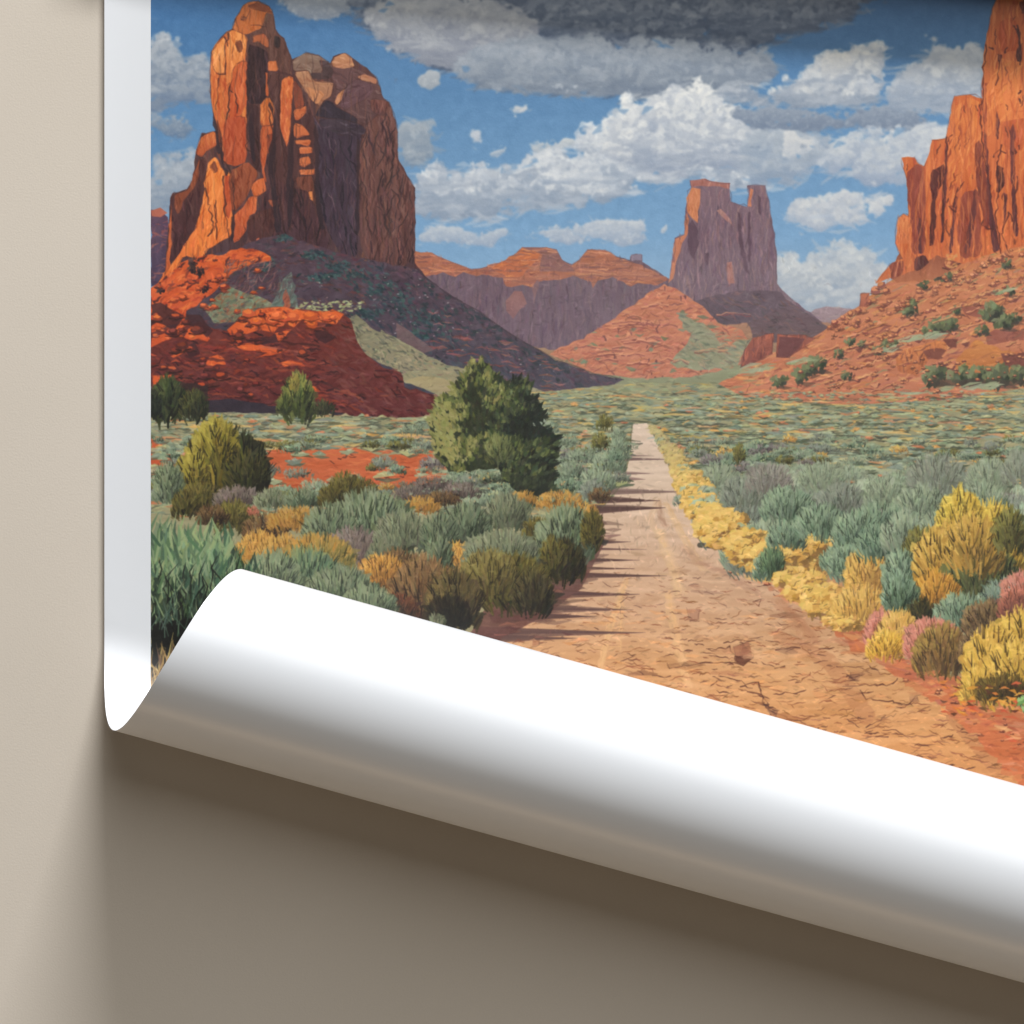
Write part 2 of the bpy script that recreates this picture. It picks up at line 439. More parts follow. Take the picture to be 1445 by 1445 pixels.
    cloud(B((462, 795), (500, 770), (560, 740), (560, 775), (510, 800)), (196, 198, 200), (170, 180, 190), (140, 160, 180), soft=5, n=14)
    cloud(B((670, 750), (740, 710), (800, 735), (850, 700), (920, 700), (910, 730), (820, 770), (760, 795), (700, 785)), (196, 198, 198), (180, 186, 190), (160, 170, 180), soft=6, n=50)
    # the long heaped cloud
    cloud(B((95, 910), (200, 860), (320, 880), (400, 835), (480, 880), (600, 870), (640, 890), (650, 830), (740, 800), (860, 760), (900, 830), (960, 800), (920, 700), (1010, 650), (1100, 600), (1180, 510), (1290, 510), (1360, 510), (1445, 600), (1560, 560), (1700, 560),
            (1800, 640), (1990, 660), (2050, 760), (2020, 880), (1880, 930), (1650, 960), (1560, 900), (1390, 920), (1230, 930), (1150, 1000), (900, 1050), (650, 1060), (450, 1110), (300, 1090), (180, 1130), (100, 1100)),
          (224, 224, 221), (182, 188, 196), (136, 150, 168), n=900, L=15, soft=20)
    cloud(B((1100, 640), (1180, 530), (1290, 520), (1400, 540), (1500, 620), (1560, 760), (1480, 880), (1300, 890), (1230, 830), (1080, 800)), (226, 225, 220), (188, 192, 197), (148, 158, 174), n=330)
    cloud(Cc((0, 560), (120, 520), (200, 470), (300, 450), (400, 480), (520, 600), (580, 700), (560, 850), (420, 850), (250, 830), (100, 880), (0, 880)), (224, 223, 218), (182, 187, 194), (144, 155, 172), n=420)
    cloud(Cc((560, 680), (760, 640), (900, 720), (1010, 720), (900, 830), (800, 930), (560, 890)), (180, 186, 192), (158, 168, 180), (136, 152, 172), n=140)
    cloud(Cc((750, 660), (790, 660), (825, 715), (900, 720), (880, 770), (800, 800), (745, 795)), (212, 211, 206), (196, 197, 198), (176, 182, 190), soft=7, n=50)
    cloud(Cc((350, 480), (480, 450), (700, 460), (760, 400), (860, 360), (930, 380), (940, 290), (1040, 250), (1200, 240), (1260, 300), (1240, 420), (1180, 520), (1080, 540), (880, 530), (700, 540), (540, 530)),
          (220, 219, 213), (176, 181, 188), (130, 143, 160), n=380)
    cloud(Cc((930, 300), (1010, 255), (1090, 290), (1090, 340), (1000, 400), (940, 410)), (214, 213, 206), (198, 198, 196), (172, 177, 184), soft=10, n=70)
    cloud(Cc((400, 560), (700, 545), (1000, 590), (1200, 540), (1445, 560), (1445, 650), (1200, 670), (900, 650), (600, 640)), (160, 168, 178), (138, 149, 164), (116, 130, 150), n=260, L=20, flat=.1)
    cloud(Cc((1270, 440), (1330, 370), (1445, 340), (1560, 260), (1760, 270), (1760, 520), (1600, 560), (1400, 560), (1280, 540)), (196, 199, 200), (166, 173, 182), (136, 149, 166), n=240)
    cloud(Cc((1000, 780), (1080, 690), (1220, 680), (1330, 700), (1445, 650), (1580, 660), (1560, 800), (1380, 920), (1240, 930), (1080, 910), (1100, 830), (930, 910)), (202, 204, 204), (174, 181, 190), (144, 158, 178), n=220)
    cloud(Cc((730, 1080), (800, 1040), (880, 1035), (930, 1050), (1000, 1000), (1060, 965), (1130, 1000), (1220, 1010), (1300, 985), (1300, 1050), (1180, 1110), (1040, 1170), (930, 1185), (850, 1140)), (206, 207, 205), (184, 188, 194), (156, 168, 184), soft=9, n=150)
    cloud(Cc((700, 1310), (760, 1310), (800, 1340), (900, 1310), (980, 1270), (1060, 1260), (1130, 1270), (1230, 1310), (1280, 1360), (1270, 1500), (1150, 1600), (900, 1620), (720, 1640)), (200, 203, 203), (170, 179, 188), (142, 158, 176), n=330)
    cloud(B((100, 1200), (180, 1155), (300, 1170), (420, 1180), (560, 1160), (580, 1195), (510, 1230), (480, 1265), (380, 1250), (300, 1230), (120, 1240)), (192, 197, 201), (168, 178, 190), (146, 162, 182), soft=9, n=110)
    cloud(B((640, 1190), (780, 1170), (900, 1150), (1000, 1120), (1120, 1120), (1260, 1150), (1250, 1220), (1160, 1250), (1040, 1215), (900, 1250), (800, 1250), (770, 1210)), (200, 202, 203), (174, 182, 192), (148, 163, 182), soft=9, n=120)
    cloud(B((1340, 1180), (1370, 1145), (1385, 1160), (1360, 1200)), (190, 194, 198), (176, 184, 192), (160, 172, 186), soft=5, n=10)

    for _ in range(2):                                      # gouache worked wet: the sky stays softer than the land
        S_ = C[:480 - OY]; Q = S_.copy()
        Q[1:-1] = (S_[:-2] + 2 * S_[1:-1] + S_[2:]) / 4; S_[:, 1:-1] = (Q[:, :-2] + 2 * Q[:, 1:-1] + Q[:, 2:]) / 4
    # ---- far mesa
    sk = F((60, 230), (95, 200), (180, 205), (260, 245), (380, 290), (430, 285), (530, 255), (600, 215), (640, 178), (760, 178), (815, 192), (840, 240), (890, 268), (930, 240), (970, 190), (1060, 190), (1120, 225), (1190, 245), (1192, 215), (1245, 213), (1252, 250), (1300, 285), (1390, 335), (1445, 420), (1300, 640), (800, 730), (60, 620))
    mk = fill(sk, (104, 84, 94), (112, 92, 104), 10, N_v)
    hatch(mk, 900, [(98, 78, 90), (112, 90, 98), (90, 74, 88), (122, 98, 104)], 20, 1.6, PI / 2, .12)
    flute(mk, 600, [(84, 68, 84), (128, 104, 110), (100, 80, 94)], 30)
    up = F((60, 235), (95, 200), (180, 205), (260, 245), (380, 290), (430, 285), (530, 255), (600, 215), (640, 178), (760, 178), (815, 192), (840, 240), (890, 268), (930, 240), (970, 190), (1060, 190), (1120, 225), (1190, 250), (1300, 290), (1395, 345),
           (1320, 370), (1230, 360), (1200, 380), (1100, 330), (1020, 350), (1000, 385), (985, 355), (900, 320), (840, 340), (720, 350), (700, 385), (640, 370), (560, 380), (540, 330), (460, 320), (380, 315), (340, 300), (300, 330), (230, 310), (150, 330), (100, 300))
    mk = fill(up, (170, 108, 82), (158, 98, 80), 14, N_h)
    hatch(mk, 520, [(186, 116, 82), (150, 92, 78), (170, 106, 80), (128, 84, 82), (198, 126, 88)], 16, 1.3, .05, .14)
    mk = fill(F((480, 280), (600, 215), (640, 180), (740, 190), (700, 260), (620, 330), (560, 330)), (188, 108, 68), (176, 100, 70), 10)
    hatch(mk, 90, [(206, 124, 76), (170, 94, 64)], 14, 1.3, -.25, .15)
    mk = fill(F((640, 180), (815, 192), (840, 240), (910, 300), (730, 300), (740, 210)), (132, 92, 88), (138, 96, 90), 10)
    hatch(mk, 80, [(118, 82, 84), (150, 104, 92)], 15, 1.2, .1, .2)
    mk = fill(F((555, 450), (600, 395), (640, 400), (665, 470), (620, 500), (590, 545), (560, 500)), (142, 100, 96), (130, 94, 96), 8)
    fill(F((690, 380), (715, 340), (725, 350), (700, 470)), (128, 96, 98), None, 6)
    for xa, ya, L in ((100, 250, 60), (560, 300, 80), (930, 280, 130), (1000, 310, 120), (950, 225, 60), (1100, 290, 90), (130, 225, 50), (1190, 225, 18)):
        (px_, py_), = F((xa, ya)); crack(px_, py_, L * .28, .05, (116, 76, 74), .8, .15)
    m_up = mask(up)
    for _ in range(70):
        x, y = U(590, 940), U(350, 400); l = U(16, 60); c_ = [(128, 84, 76), (206, 138, 104), (150, 96, 84)][rng.integers(3)]
        wob([(x, y), (x + l * .5, y + U(-2, 2)), (x + l, y + U(-2, 3))], jit(c_, 6), U(.6, 1.3), .7, m_up, .7)
    edge(up[:22], (110, 76, 80), .7, .5, .8, False)
    # far ridge on the right
    mk = fill(G((340, 520), (380, 490), (440, 478), (560, 490), (620, 520), (640, 600), (380, 600)), (150, 128, 134), (146, 122, 124), 8)
    hatch(mk, 60, [(166, 140, 138), (136, 118, 128)], 14, 1, .1)
    fill(F((1192, 216), (1245, 213), (1250, 245), (1195, 245)), (132, 118, 132), None, 6)

    # ---- middle butte with the notch
    bt = Cc((140, 1480), (158, 1445), (175, 1340), (190, 1215), (235, 1195), (245, 1060), (255, 990), (275, 955), (268, 920), (340, 915), (390, 930), (470, 935), (468, 968), (478, 1030), (520, 1045), (560, 1052), (566, 990), (558, 950), (600, 940), (650, 945), (660, 990), (675, 1060), (690, 1180), (700, 1195), (706, 1300), (710, 1445), (760, 1500), (960, 1660), (300, 1700))
    mk = fill(bt, (128, 102, 110), (106, 88, 100), 12, N_v)
    hatch(mk, 900, [(118, 94, 104), (136, 108, 112), (108, 86, 100), (144, 112, 112)], 22, 1.5, PI / 2, .2)
    flute(mk, 700, [(96, 76, 90), (150, 120, 122), (110, 88, 100)], 40)
    cracks(mk, 40, (84, 66, 78), 26, PI / 2, .7, .2)
    for pl, cc in ((Cc((250, 1010), (275, 955), (320, 962), (318, 1040), (305, 1075), (305, 1140), (270, 1110), (248, 1080)), (192, 122, 86)),
                   (Cc((190, 1218), (235, 1197), (246, 1080), (262, 1120), (250, 1200), (225, 1240), (205, 1310), (180, 1420), (158, 1445)), (184, 116, 88)),
                   (Cc((560, 1050), (566, 990), (575, 960), (590, 965), (575, 1050)), (190, 122, 94)), (Cc((268, 920), (340, 915), (390, 930), (470, 935), (468, 960), (390, 950), (330, 945), (275, 950)), (160, 106, 96)),
                   (Cc((400, 1080), (420, 1062), (450, 1090), (490, 1150), (450, 1120)), (160, 118, 112)), (Cc((455, 1340), (480, 1330), (495, 1445), (460, 1445)), (158, 108, 100))):
        mm = fill(pl, cc, None, 10); hatch(mm, 30, [cc, tuple(v + 16 for v in cc), tuple(v - 20 for v in cc)], 12, 1.2, PI / 2, .2)
    for pl in (Cc((255, 1150), (280, 1120), (308, 1180), (305, 1260), (285, 1330), (255, 1280)), Cc((505, 1080), (520, 1090), (545, 1290), (570, 1400), (545, 1380), (515, 1240)), Cc((610, 1000), (625, 1010), (628, 1100), (615, 1080)), Cc((560, 1080), (575, 1080), (572, 1340), (560, 1340)),
               Cc((345, 1290), (360, 1290), (358, 1350), (346, 1345))):
        fill(pl, (88, 66, 78), None, 5, alpha=.8)
    edge(bt[2:27], (84, 62, 72), .8, .6, .85, False)
    # its dark skirt
    mk = fill(G((-320, 470), (-120, 420), (0, 400), (190, 395), (230, 440), (350, 520), (440, 580), (380, 640), (150, 620), (0, 650), (-60, 690), (-330, 520)), (96, 78, 88), (84, 72, 80), 9)
    hatch(mk, 360, [(84, 70, 80), (104, 84, 90), (76, 68, 74), (118, 86, 82)], 16, 1.5, .5, .3)
    fill(F((560, 640), (800, 705), (1060, 640), (1800, 560), (2500, 560), (2500, 900), (560, 900)), (158, 112, 88), (140, 128, 100), 10, N_h, 2)
    fill([(985, 515), (1080, 500), (1080, 582), (985, 582)], (150, 142, 108), None, 10, N_h, 2)
    # ---- middle talus, sunlit
    tl = F((780, 720), (830, 690), (950, 640), (1060, 570), (1130, 520), (1210, 465), (1300, 400), (1365, 365), (1445, 400), (1560, 480), (1640, 560), (1760, 600), (1800, 660), (1780, 780), (1500, 850), (1200, 850), (1000, 820))
    mk = fill(tl, (188, 114, 84), (184, 116, 92), 12, N_h)
    tp = lambda x, y: [(198, 124, 88), (180, 102, 80), (192, 114, 90), (170, 96, 80), (204, 134, 98)][rng.integers(5)] if x < 990 or U() < .35 else [(150, 142, 108), (136, 132, 104), (166, 128, 100)][rng.integers(3)]
    hatch(mk, 1500, tp, 13, 1.5, -.15, .3)
    cracks(mk, 110, (124, 74, 68), 18, .05, .8, .35, .7, .3)
    cracks(mk, 60, (98, 58, 60), 8, PI / 2, 1.1, .4, .8, .3)
    for _ in range(46):
        x, y = U(790, 1040), U(440, 530)
        if y > 498 - (x - 776) * .55: dab(x, y, U(5, 16), U(1.2, 3), rng.normal() * .15, jit((112, 122, 96), 10), .8, mk)
    mk = fill(F((1000, 820), (1200, 845), (1500, 840), (1780, 770), (1800, 900), (1400, 930), (1000, 930)), (140, 142, 110), (128, 132, 102), 12, N_h)

    gy_ = soft(G((-330, 520), (-200, 560), (-60, 690), (0, 650), (120, 625), (60, 640), (20, 700), (-20, 800), (-380, 790), (-260, 640)))
    mk = fill(gy_, (136, 134, 108), (142, 142, 112), 14, N_h, 3)
    hatch(mk, 420, [(118, 124, 100), (150, 150, 120), (96, 104, 88), (162, 134, 104), (128, 122, 102)], 11, 1.6, .35, .3)
    for _ in range(34):
        t = U(); x = 905 + rng.normal() * 60; y = 425 + t * 90
        if y < 498 - (x - 776) * .62 + 20 and x < 935: continue
        l = U(16, 60)
        wob([(x - l / 2, y + 2), (x, y - 1), (x + l / 2, y + 2)], jit((128, 72, 66), 6), U(.7, 1.3), .7, None, .8)
        wob([(x - l / 2, y), (x, y - 3), (x + l / 2, y)], jit((216, 146, 110), 6), U(.7, 1.4), .6, None, .8)
    mk = fill(G((40, 560), (250, 470), (350, 520), (440, 580), (470, 600), (380, 640), (200, 660), (60, 650)), (100, 80, 88), (96, 76, 78), 9, N_h, 2)
    hatch(mk, 160, [(84, 68, 76), (120, 86, 84), (92, 78, 84), (74, 66, 70)], 12, 1.4, .4, .3)
    # ---- right slope
    sl = G((-250, 930), (-120, 880), (-20, 830), (60, 740), (300, 680), (440, 590), (480, 550), (560, 500), (610, 475), (660, 430), (740, 370), (830, 300), (1000, 250), (1200, 200), (1445, 130), (2800, -150), (2800, 930), (1445, 900), (1000, 960), (500, 985), (0, 975))
    mk = fill(sl, (194, 118, 72), (186, 112, 82), 14, N_h)
    def sp(x, y):
        r = U()
        if r < .12: return (122, 128, 92)
        if r < .2: return (118, 60, 52)
        return [(206, 132, 76), (196, 114, 70), (182, 98, 70), (212, 144, 88), (176, 104, 84), (198, 146, 88)][rng.integers(6)]
    hatch(mk, 3400, sp, 18, 1.7, lambda x, y: -.42 + max(0, y - 480) * .004, .18)
    cracks(mk, 300, (120, 64, 52), 12, -.35, .85, .6, .75, .5)
    for _ in range(240):                                                     # blocks tumbled down the slope
        x, y = U(1130, 1790), U(380, 545)
        if y < 470 - (x - 1165) * .33 + 6: continue
        r = U(2, 5); dab(x + 1.5, y + 1.5, r * 2.4, r * .8, -.2, (96, 48, 46), .8, mk); dab(x, y, r * 2, r * .7, -.3, jit((214, 138, 92), 10), .9, mk)
    for pl in (G((20, 700), (60, 640), (130, 620), (170, 615), (160, 720), (60, 770), (0, 790)), G((190, 620), (330, 625), (380, 640), (330, 680), (250, 740), (180, 740))):
        m2 = fill(pl, (156, 84, 66), (118, 64, 58), 12, N_v); hatch(m2, 40, [(182, 98, 72), (92, 50, 52)], 14, 1.4, 1.7, .1)
        edge(pl, (76, 42, 44), .8)
    fill(G((200, 632), (330, 640), (300, 690), (250, 735), (190, 735)), (104, 58, 58), None, 6)
    m2 = fill(G((790, 745), (830, 700), (900, 680), (1000, 655), (1050, 660), (1050, 710), (960, 740), (900, 830), (800, 810)), (200, 118, 66), (176, 98, 60), 10, N_v)
    hatch(m2, 70, [(214, 138, 80), (150, 82, 56)], 14, 1.3, 1.5, .2); cracks(m2, 24, (104, 56, 44), 16, 1.5, 1)
    fill(G((930, 700), (1000, 690), (1050, 700), (1010, 750), (950, 745)), (120, 64, 50), None, 8)
    fill(G((1030, 650), (1110, 640), (1100, 690), (1060, 690)), (110, 58, 48), None, 6)
    m2 = fill(G((1100, 740), (1200, 650), (1330, 700), (1445, 720), (1800, 700), (1800, 800), (1300, 830), (1100, 850)), (196, 122, 62), (178, 104, 60), 12, N_h)
    hatch(m2, 120, [(206, 134, 72), (160, 92, 58)], 14, 1.6, -.1)
    fill(G((1330, 720), (1445, 715), (1600, 730), (1600, 780), (1340, 790)), (118, 64, 54), None, 8)
    for pl in (G((1120, 480), (1250, 470), (1330, 500), (1250, 540), (1150, 520)), G((1250, 620), (1300, 600), (1445, 600), (1445, 650), (1330, 660), (1260, 680)), G((960, 950), (1100, 920), (1250, 930), (1150, 970), (1000, 975))):
        fill(pl, (132, 70, 60), None, 10, alpha=.75); 
    def scrub(x, y, r, c=(80, 88, 60), dk=(48, 54, 42), lt=(112, 120, 82), n=None):
        for _ in range(n or int(8 + r * 2.2)):
            a = U(0, 2 * PI); q = math.sqrt(U()) * r
            ux, uy = math.cos(a) * q, math.sin(a) * q * .8
            t = (-ux - uy * 1.4) / r
            cc = lt if t > .55 else c if t > -.3 else dk
            dab(x + ux, y + uy, U(.35, .8) * r, U(.12, .24) * r + .4, -PI / 2 + rng.normal() * .6, jit(cc, 7), .9)
    for gx, gy, r in ((200, 860, 11), (310, 830, 13), (390, 775, 14), (350, 800, 10), (560, 660, 8), (740, 680, 9), (780, 675, 8), (700, 700, 8), (870, 480, 11), (850, 510, 8), (1010, 580, 13), (1070, 570, 12), (1280, 510, 16), (1340, 560, 14), (1390, 540, 10), (990, 830, 17), (1120, 830, 16), (1210, 825, 15), (1310, 835, 19), (1420, 825, 15),
                      (1050, 330, 9), (930, 365, 8), (1000, 320, 8), (1370, 400, 9), (1360, 260, 8), (540, 830, 8), (500, 720, 8), (620, 670, 7), (960, 600, 9), (1230, 600, 9), (1100, 500, 8), (1550, 700, 18), (1650, 820, 20), (1750, 600, 16), (1500, 850, 16)):
        (px_, py_), = G((gx, gy)); scrub(px_, py_, r)
        dab(px_ + r * .6, py_ + r * .8, r * 1.8, r * .25, .05, (66, 50, 46), .6)
    fill(G((940, 850), (1445, 850), (1445, 880), (1200, 890), (980, 885)), (62, 56, 46), None, 6, alpha=.7)
    for gx, gy in ((1200, 890), (1300, 880), (1050, 905), (760, 690), (900, 640), (960, 620), (1330, 400), (100, 790), (40, 800), (300, 760)):
        (px_, py_), = G((gx, gy)); 
        for _ in range(5): dab(px_ + U(-14, 14), py_ + U(-3, 3), U(14, 34), U(1.5, 3), -.25, jit((150, 158, 122), 8), .8)

    def boulder(x, y, r, lit, shade, flat=.7):
        """a broken block: shaded mass, a lit upper left plane, an inked foot"""
        k = int(U(6, 9)); a0 = U(0, 6)
        pl = [(x + math.cos(a0 + i * 2 * PI / k) * r * U(.75, 1.15), y + math.sin(a0 + i * 2 * PI / k) * r * flat * U(.75, 1.1)) for i in range(k)]
        fill(pl, jit(shade, 6), None, 7, rg=.5)
        q = [(x - r * .15 + (px - x) * .68, y - r * .18 * flat - r * .1 + (py - y) * .58) for px, py in pl]
        fill(soft(q), jit(lit, 8), None, 6, rg=.5)
        wob([(x - r, y + r * flat * .7), (x, y + r * flat * 1.), (x + r * 1.1, y + r * flat * .55)], tuple(v * .5 for v in shade), max(.5, r * .12), .8, None, .5)
    fill(D((815, 1290), (1010, 1285), (1135, 1335), (1000, 1420), (800, 1440), (750, 1400)), (138, 76, 56), (170, 98, 64), 14, N_v, 2)
    for _ in range(150):
        x, y = U(1150, 1790), 0
        t = U(); x = 1165 + t * 290; y = 462 - t * 120 + U(-4, 90) * U(.1, 1)
        boulder(x, y, U(1.6, 5.2), (212, 138, 90), (136, 74, 58))
    for gx, gy, r in ((455, 585, 4), (480, 560, 5), (520, 535, 5), (560, 515, 5), (600, 500, 5), (650, 455, 6), (690, 395, 8), (715, 370, 7), (740, 400, 6), (540, 560, 4), (600, 550, 4), (680, 450, 5), (1080, 240, 10), (1060, 265, 8), (1100, 215, 8)):
        (px_, py_), = G((gx, gy)); boulder(px_, py_, r, (210, 132, 86), (128, 68, 56), .9)
    pl_ = G((612, 415), (655, 412), (645, 480), (608, 480)); fill(pl_, (186, 104, 72), (150, 80, 62), 8); edge(pl_, (90, 48, 44))
    for _ in range(110):                                    # ledges run along the slope
        x = U(1150, 1800); y = 470 - (x - 1165) * .33 + 16 + U(0, 110) * U(.2, 1); l = U(10, 34)
        wob([(x, y), (x + l * .5, y - l * .16), (x + l, y - l * U(.25, .5))], jit((112, 60, 50), 8), U(.8, 1.7), .75)
        wob([(x, y - 1.8), (x + l * .5, y - l * .16 - 2), (x + l, y - l * .34 - 1.6)], jit((220, 152, 98), 8), U(.7, 1.4), .7)
    for _ in range(90):
        x = U(1130, 1450); y = U(500, 562); boulder(x, y, U(1.5, 4.4), (214, 140, 86), (120, 64, 54), .6)
    # ---- right butte
    rb = D((690, 1445), (760, 1345), (800, 1330), (825, 1320), (790, 1240), (800, 1110), (830, 1090), (858, 1105), (848, 920), (830, 860), (820, 805), (885, 800), (905, 830), (935, 850), (950, 820), (975, 715), (1048, 705), (1065, 600), (1090, 490), (1170, 483), (1228, 502), (1232, 400), (1248, 230), (1270, 90), (1305, -10), (1330, -160), (1400, -520), (2700, -520), (2700, 1100), (1445, 1250), (1250, 1300), (1130, 1345), (1000, 1300), (880, 1380))
    mk = fill(rb, (200, 110, 60), (196, 102, 58), 16, N_v)
    hatch(mk, 2600, [(210, 120, 64), (196, 100, 54), (184, 88, 54), (220, 134, 78), (170, 80, 52)], 26, 2., PI / 2, .22)
    shade = (132, 66, 50); deep = (84, 42, 38)
    for pl, cc in ((soft(q_[0], 1), q_[1]) for q_ in ((D((1232, 420), (1290, 420), (1280, 560), (1240, 640), (1228, 560)), (160, 82, 56)), (D((848, 880), (905, 835), (935, 852), (942, 1000), (945, 1300), (880, 1300), (868, 1150), (860, 1050)), (142, 72, 58)),
                   (D((970, 880), (1040, 830), (1035, 920), (1000, 980), (990, 1250), (965, 1250), (968, 1000)), (92, 46, 42)), (D((1190, 740), (1225, 720), (1250, 900), (1270, 980), (1270, 1170), (1240, 1170), (1220, 1000), (1200, 900)), (130, 64, 50)),
                   (D((1130, 980), (1215, 960), (1225, 1100), (1235, 1290), (1130, 1330), (1100, 1200)), (146, 74, 56)), (D((1310, 840), (1340, 860), (1345, 940), (1310, 990), (1300, 900)), deep), (D((1405, 130), (1430, 150), (1430, 330), (1408, 310)), deep),
                   (D((1420, 20), (1470, 0), (1470, 70), (1430, 70)), (120, 56, 40)), (D((1310, 280), (1330, 275), (1330, 320), (1312, 310)), deep), (D((885, 1310), (930, 1300), (960, 1340), (890, 1390)), deep), (D((760, 1345), (830, 1325), (830, 1390), (770, 1430)), (140, 70, 54)),
                   (D((1310, 120), (1400, 80), (1420, 260), (1330, 270)), (184, 86, 46)), (D((1330, 620), (1445, 560), (1445, 760), (1350, 760)), (190, 98, 60)), (D((1440, 1000), (1520, 760), (1600, 800), (1560, 1200), (1450, 1240)), (150, 74, 54)), (D((1520, 100), (1620, 60), (1640, 600), (1540, 640)), (150, 72, 48)),
                   (D((1700, -100), (1860, -100), (1880, 900), (1730, 1000)), (132, 66, 50)), (D((2050, -200), (2200, -200), (2300, 900), (2100, 1000)), (140, 70, 50)))):
        m2 = fill(pl, cc, tuple(v - 8 for v in cc), 10, N_v, 1.6)
        hatch(m2, 60, [cc, tuple(v + 14 for v in cc), tuple(v - 16 for v in cc)], 22, 1.7, PI / 2, .2)
    m2 = fill(D((795, 1240), (800, 1115), (830, 1092), (856, 1108), (865, 1240)), (208, 126, 78), (196, 108, 64), 8, N_v); hatch(m2, 26, [(220, 140, 90), (180, 92, 58)], 14, 1.4, 1.5)
    m2 = fill(D((1100, 540), (1170, 500), (1215, 520), (1200, 700), (1120, 900), (1060, 1000), (1050, 800), (1080, 640)), (212, 124, 66), (200, 106, 60), 10, N_v); hatch(m2, 130, [(222, 138, 76), (190, 96, 56), (206, 116, 62)], 24, 1.8, 1.85, .2)
    cracks(m2, 26, (134, 62, 44), 22, 1.9, .9)
    m2 = fill(D((1250, 440), (1330, 300), (1445, 320), (1445, 600), (1330, 620), (1260, 700)), (214, 124, 68), (206, 114, 62), 12, N_v); hatch(m2, 120, [(224, 140, 82), (194, 100, 56)], 20, 1.8, 1.9, .4)
    for pts in (((1236, 500), (1246, 640), (1262, 800), (1275, 1000), (1300, 1160), (1325, 1280), (1290, 1280), (1270, 1150), (1255, 950), (1240, 760)), ((1046, 720), (1060, 720), (1052, 900), (1040, 1100), (1034, 1240), (1022, 1240), (1030, 1000)), ((1380, 620), (1400, 640), (1396, 800), (1402, 1000), (1420, 1200), (1392, 1200), (1380, 980), (1376, 800)),
                ((1190, 960), (1212, 980), (1196, 1120), (1160, 1280), (1140, 1300), (1168, 1120)), ((1092, 1000), (1104, 1010), (1090, 1160), (1078, 1290), (1066, 1290), (1076, 1120)), ((1300, 560), (1312, 580), (1318, 700), (1300, 720)), ((1340, 980), (1356, 990), (1350, 1130), (1336, 1140)), ((905, 1100), (925, 1120), (930, 1300), (905, 1300))):
        m2 = fill(soft(D(*pts)), (112, 56, 50), (86, 46, 50), 10, N_v, 1.6); hatch(m2, 12, [(76, 40, 42), (132, 66, 54)], 18, 1.3, PI / 2, .15)
    flute(mk, 2600, [(222, 138, 80), (150, 74, 50), (206, 116, 62), (176, 90, 56)], 50, None, .42, 1.)
    cracks(mk, 210, (92, 46, 38), 14, PI / 2, .75, .35, .75, .3)
    for pts in (((1225, 500), (1222, 600), (1235, 760), (1265, 950), (1290, 1150), (1330, 1290)), ((1250, 230), (1236, 420), (1230, 560)), ((1050, 700), (1048, 800), (1038, 950), (1030, 1200)), ((1330, 740), (1310, 830), (1320, 960), (1300, 1100), (1320, 1250)), ((1080, 1060), (1110, 960), (1100, 980), (1140, 930)), ((1320, 310), (1310, 380), (1305, 440)),
                ((1410, 130), (1420, 240), (1425, 330)), ((1290, 800), (1320, 760), (1345, 780)), ((1100, 1060), (1065, 1050), (1095, 1080)), ((1240, 1120), (1230, 1150), (1290, 1170)), ((1300, 150), (1300, 230)), ((1370, 1290), (1330, 1200), (1370, 1080), (1390, 1130)), ((1410, 900), (1405, 1000), (1410, 1150)), ((1060, 720), (1080, 690))):
        wob(D(*pts), (78, 38, 34), 1.05, .8)
    for cx_, cy_ in ((1400, 760), (1420, 740), (1380, 770), (1360, 240), (1265, 240), (1390, 130), (1430, 460), (1420, 500), (1060, 1010), (1350, 1000)):
        (px_, py_), = D((cx_, cy_)); crack(px_, py_, U(6, 12), 1.4 + rng.normal() * .5, (80, 40, 36), 1.2)
    edge(rb[:26], (98, 50, 42), .8, .6, .85, False)
    m2 = mask(D((1045, 1290), (1105, 1290), (1105, 1370), (1045, 1370)))
    hatch(m2, 26, [(214, 156, 92), (150, 80, 54), (190, 120, 70)], 9, 2, -.4, .5)

    # ---- tall left butte, back ridge first
    mk = fill(E((12, -15), (60, -10), (100, 20), (110, 340), (12, 380)), (92, 66, 84), (70, 58, 80), 12, N_v)
    hatch(mk, 60, [(150, 90, 84), (80, 60, 84), (110, 76, 88)], 14, 1.6, -.3, .4)
    fill(A((12, 1070), (60, 1062), (100, 1090), (60, 1110), (12, 1105)), (170, 98, 80), None, 8)
    lb = A((75, 1460), (90, 1290), (100, 1180), (110, 1010), (125, 985), (200, 965), (235, 860), (245, 760), (270, 680), (345, 668), (333, 600), (315, 470), (317, 265), (345, 225), (395, 165), (425, 150), (440, 100), (480, 30), (510, 8), (560, 8), (612, 35), (635, 70), (642, 145), (690, 200), (718, 280), (730, 305), (800, 265), (870, 285), (922, 318), (940, 288), (1000, 270), (1042, 300), (1110, 345), (1162, 392), (1190, 500), (1226, 520), (1266, 640), (1266, 800), (1312, 890), (1356, 960), (1356, 1340), (1420, 1420), (1300, 1500), (700, 1480))
    mk = fill(lb, (96, 62, 56), (74, 52, 58), 14, N_v)
    hatch(mk, 1500, [(92, 60, 54), (108, 70, 60), (76, 50, 52), (84, 58, 62), (120, 76, 62)], 26, 2., PI / 2, .2)
    def face(pts, cc, c2=None, n=40, L=20, a=PI / 2, w=1.8, ink=True, aj=.2, dv=18):
        pl = soft(A(*pts), 1)
        m2 = fill(pl, cc, c2, 9, N_v, 1.1)
        c2_ = c2 or cc
        flute(m2, int(n * .9), [tuple(v + 22 for v in cc), tuple(v - 26 for v in c2_), tuple(v - 12 for v in cc)], 30, None, .4, .9) if a == PI / 2 or a > 1.2 else None
        hatch(m2, n, lambda x, y: [cc, c2_, tuple(v + dv for v in cc), tuple(v - dv for v in c2_)][rng.integers(4)], L, w, a, aj, .7, 6)
        if ink: edge(pl, (70, 38, 34), .8, .55, .65)
        return m2
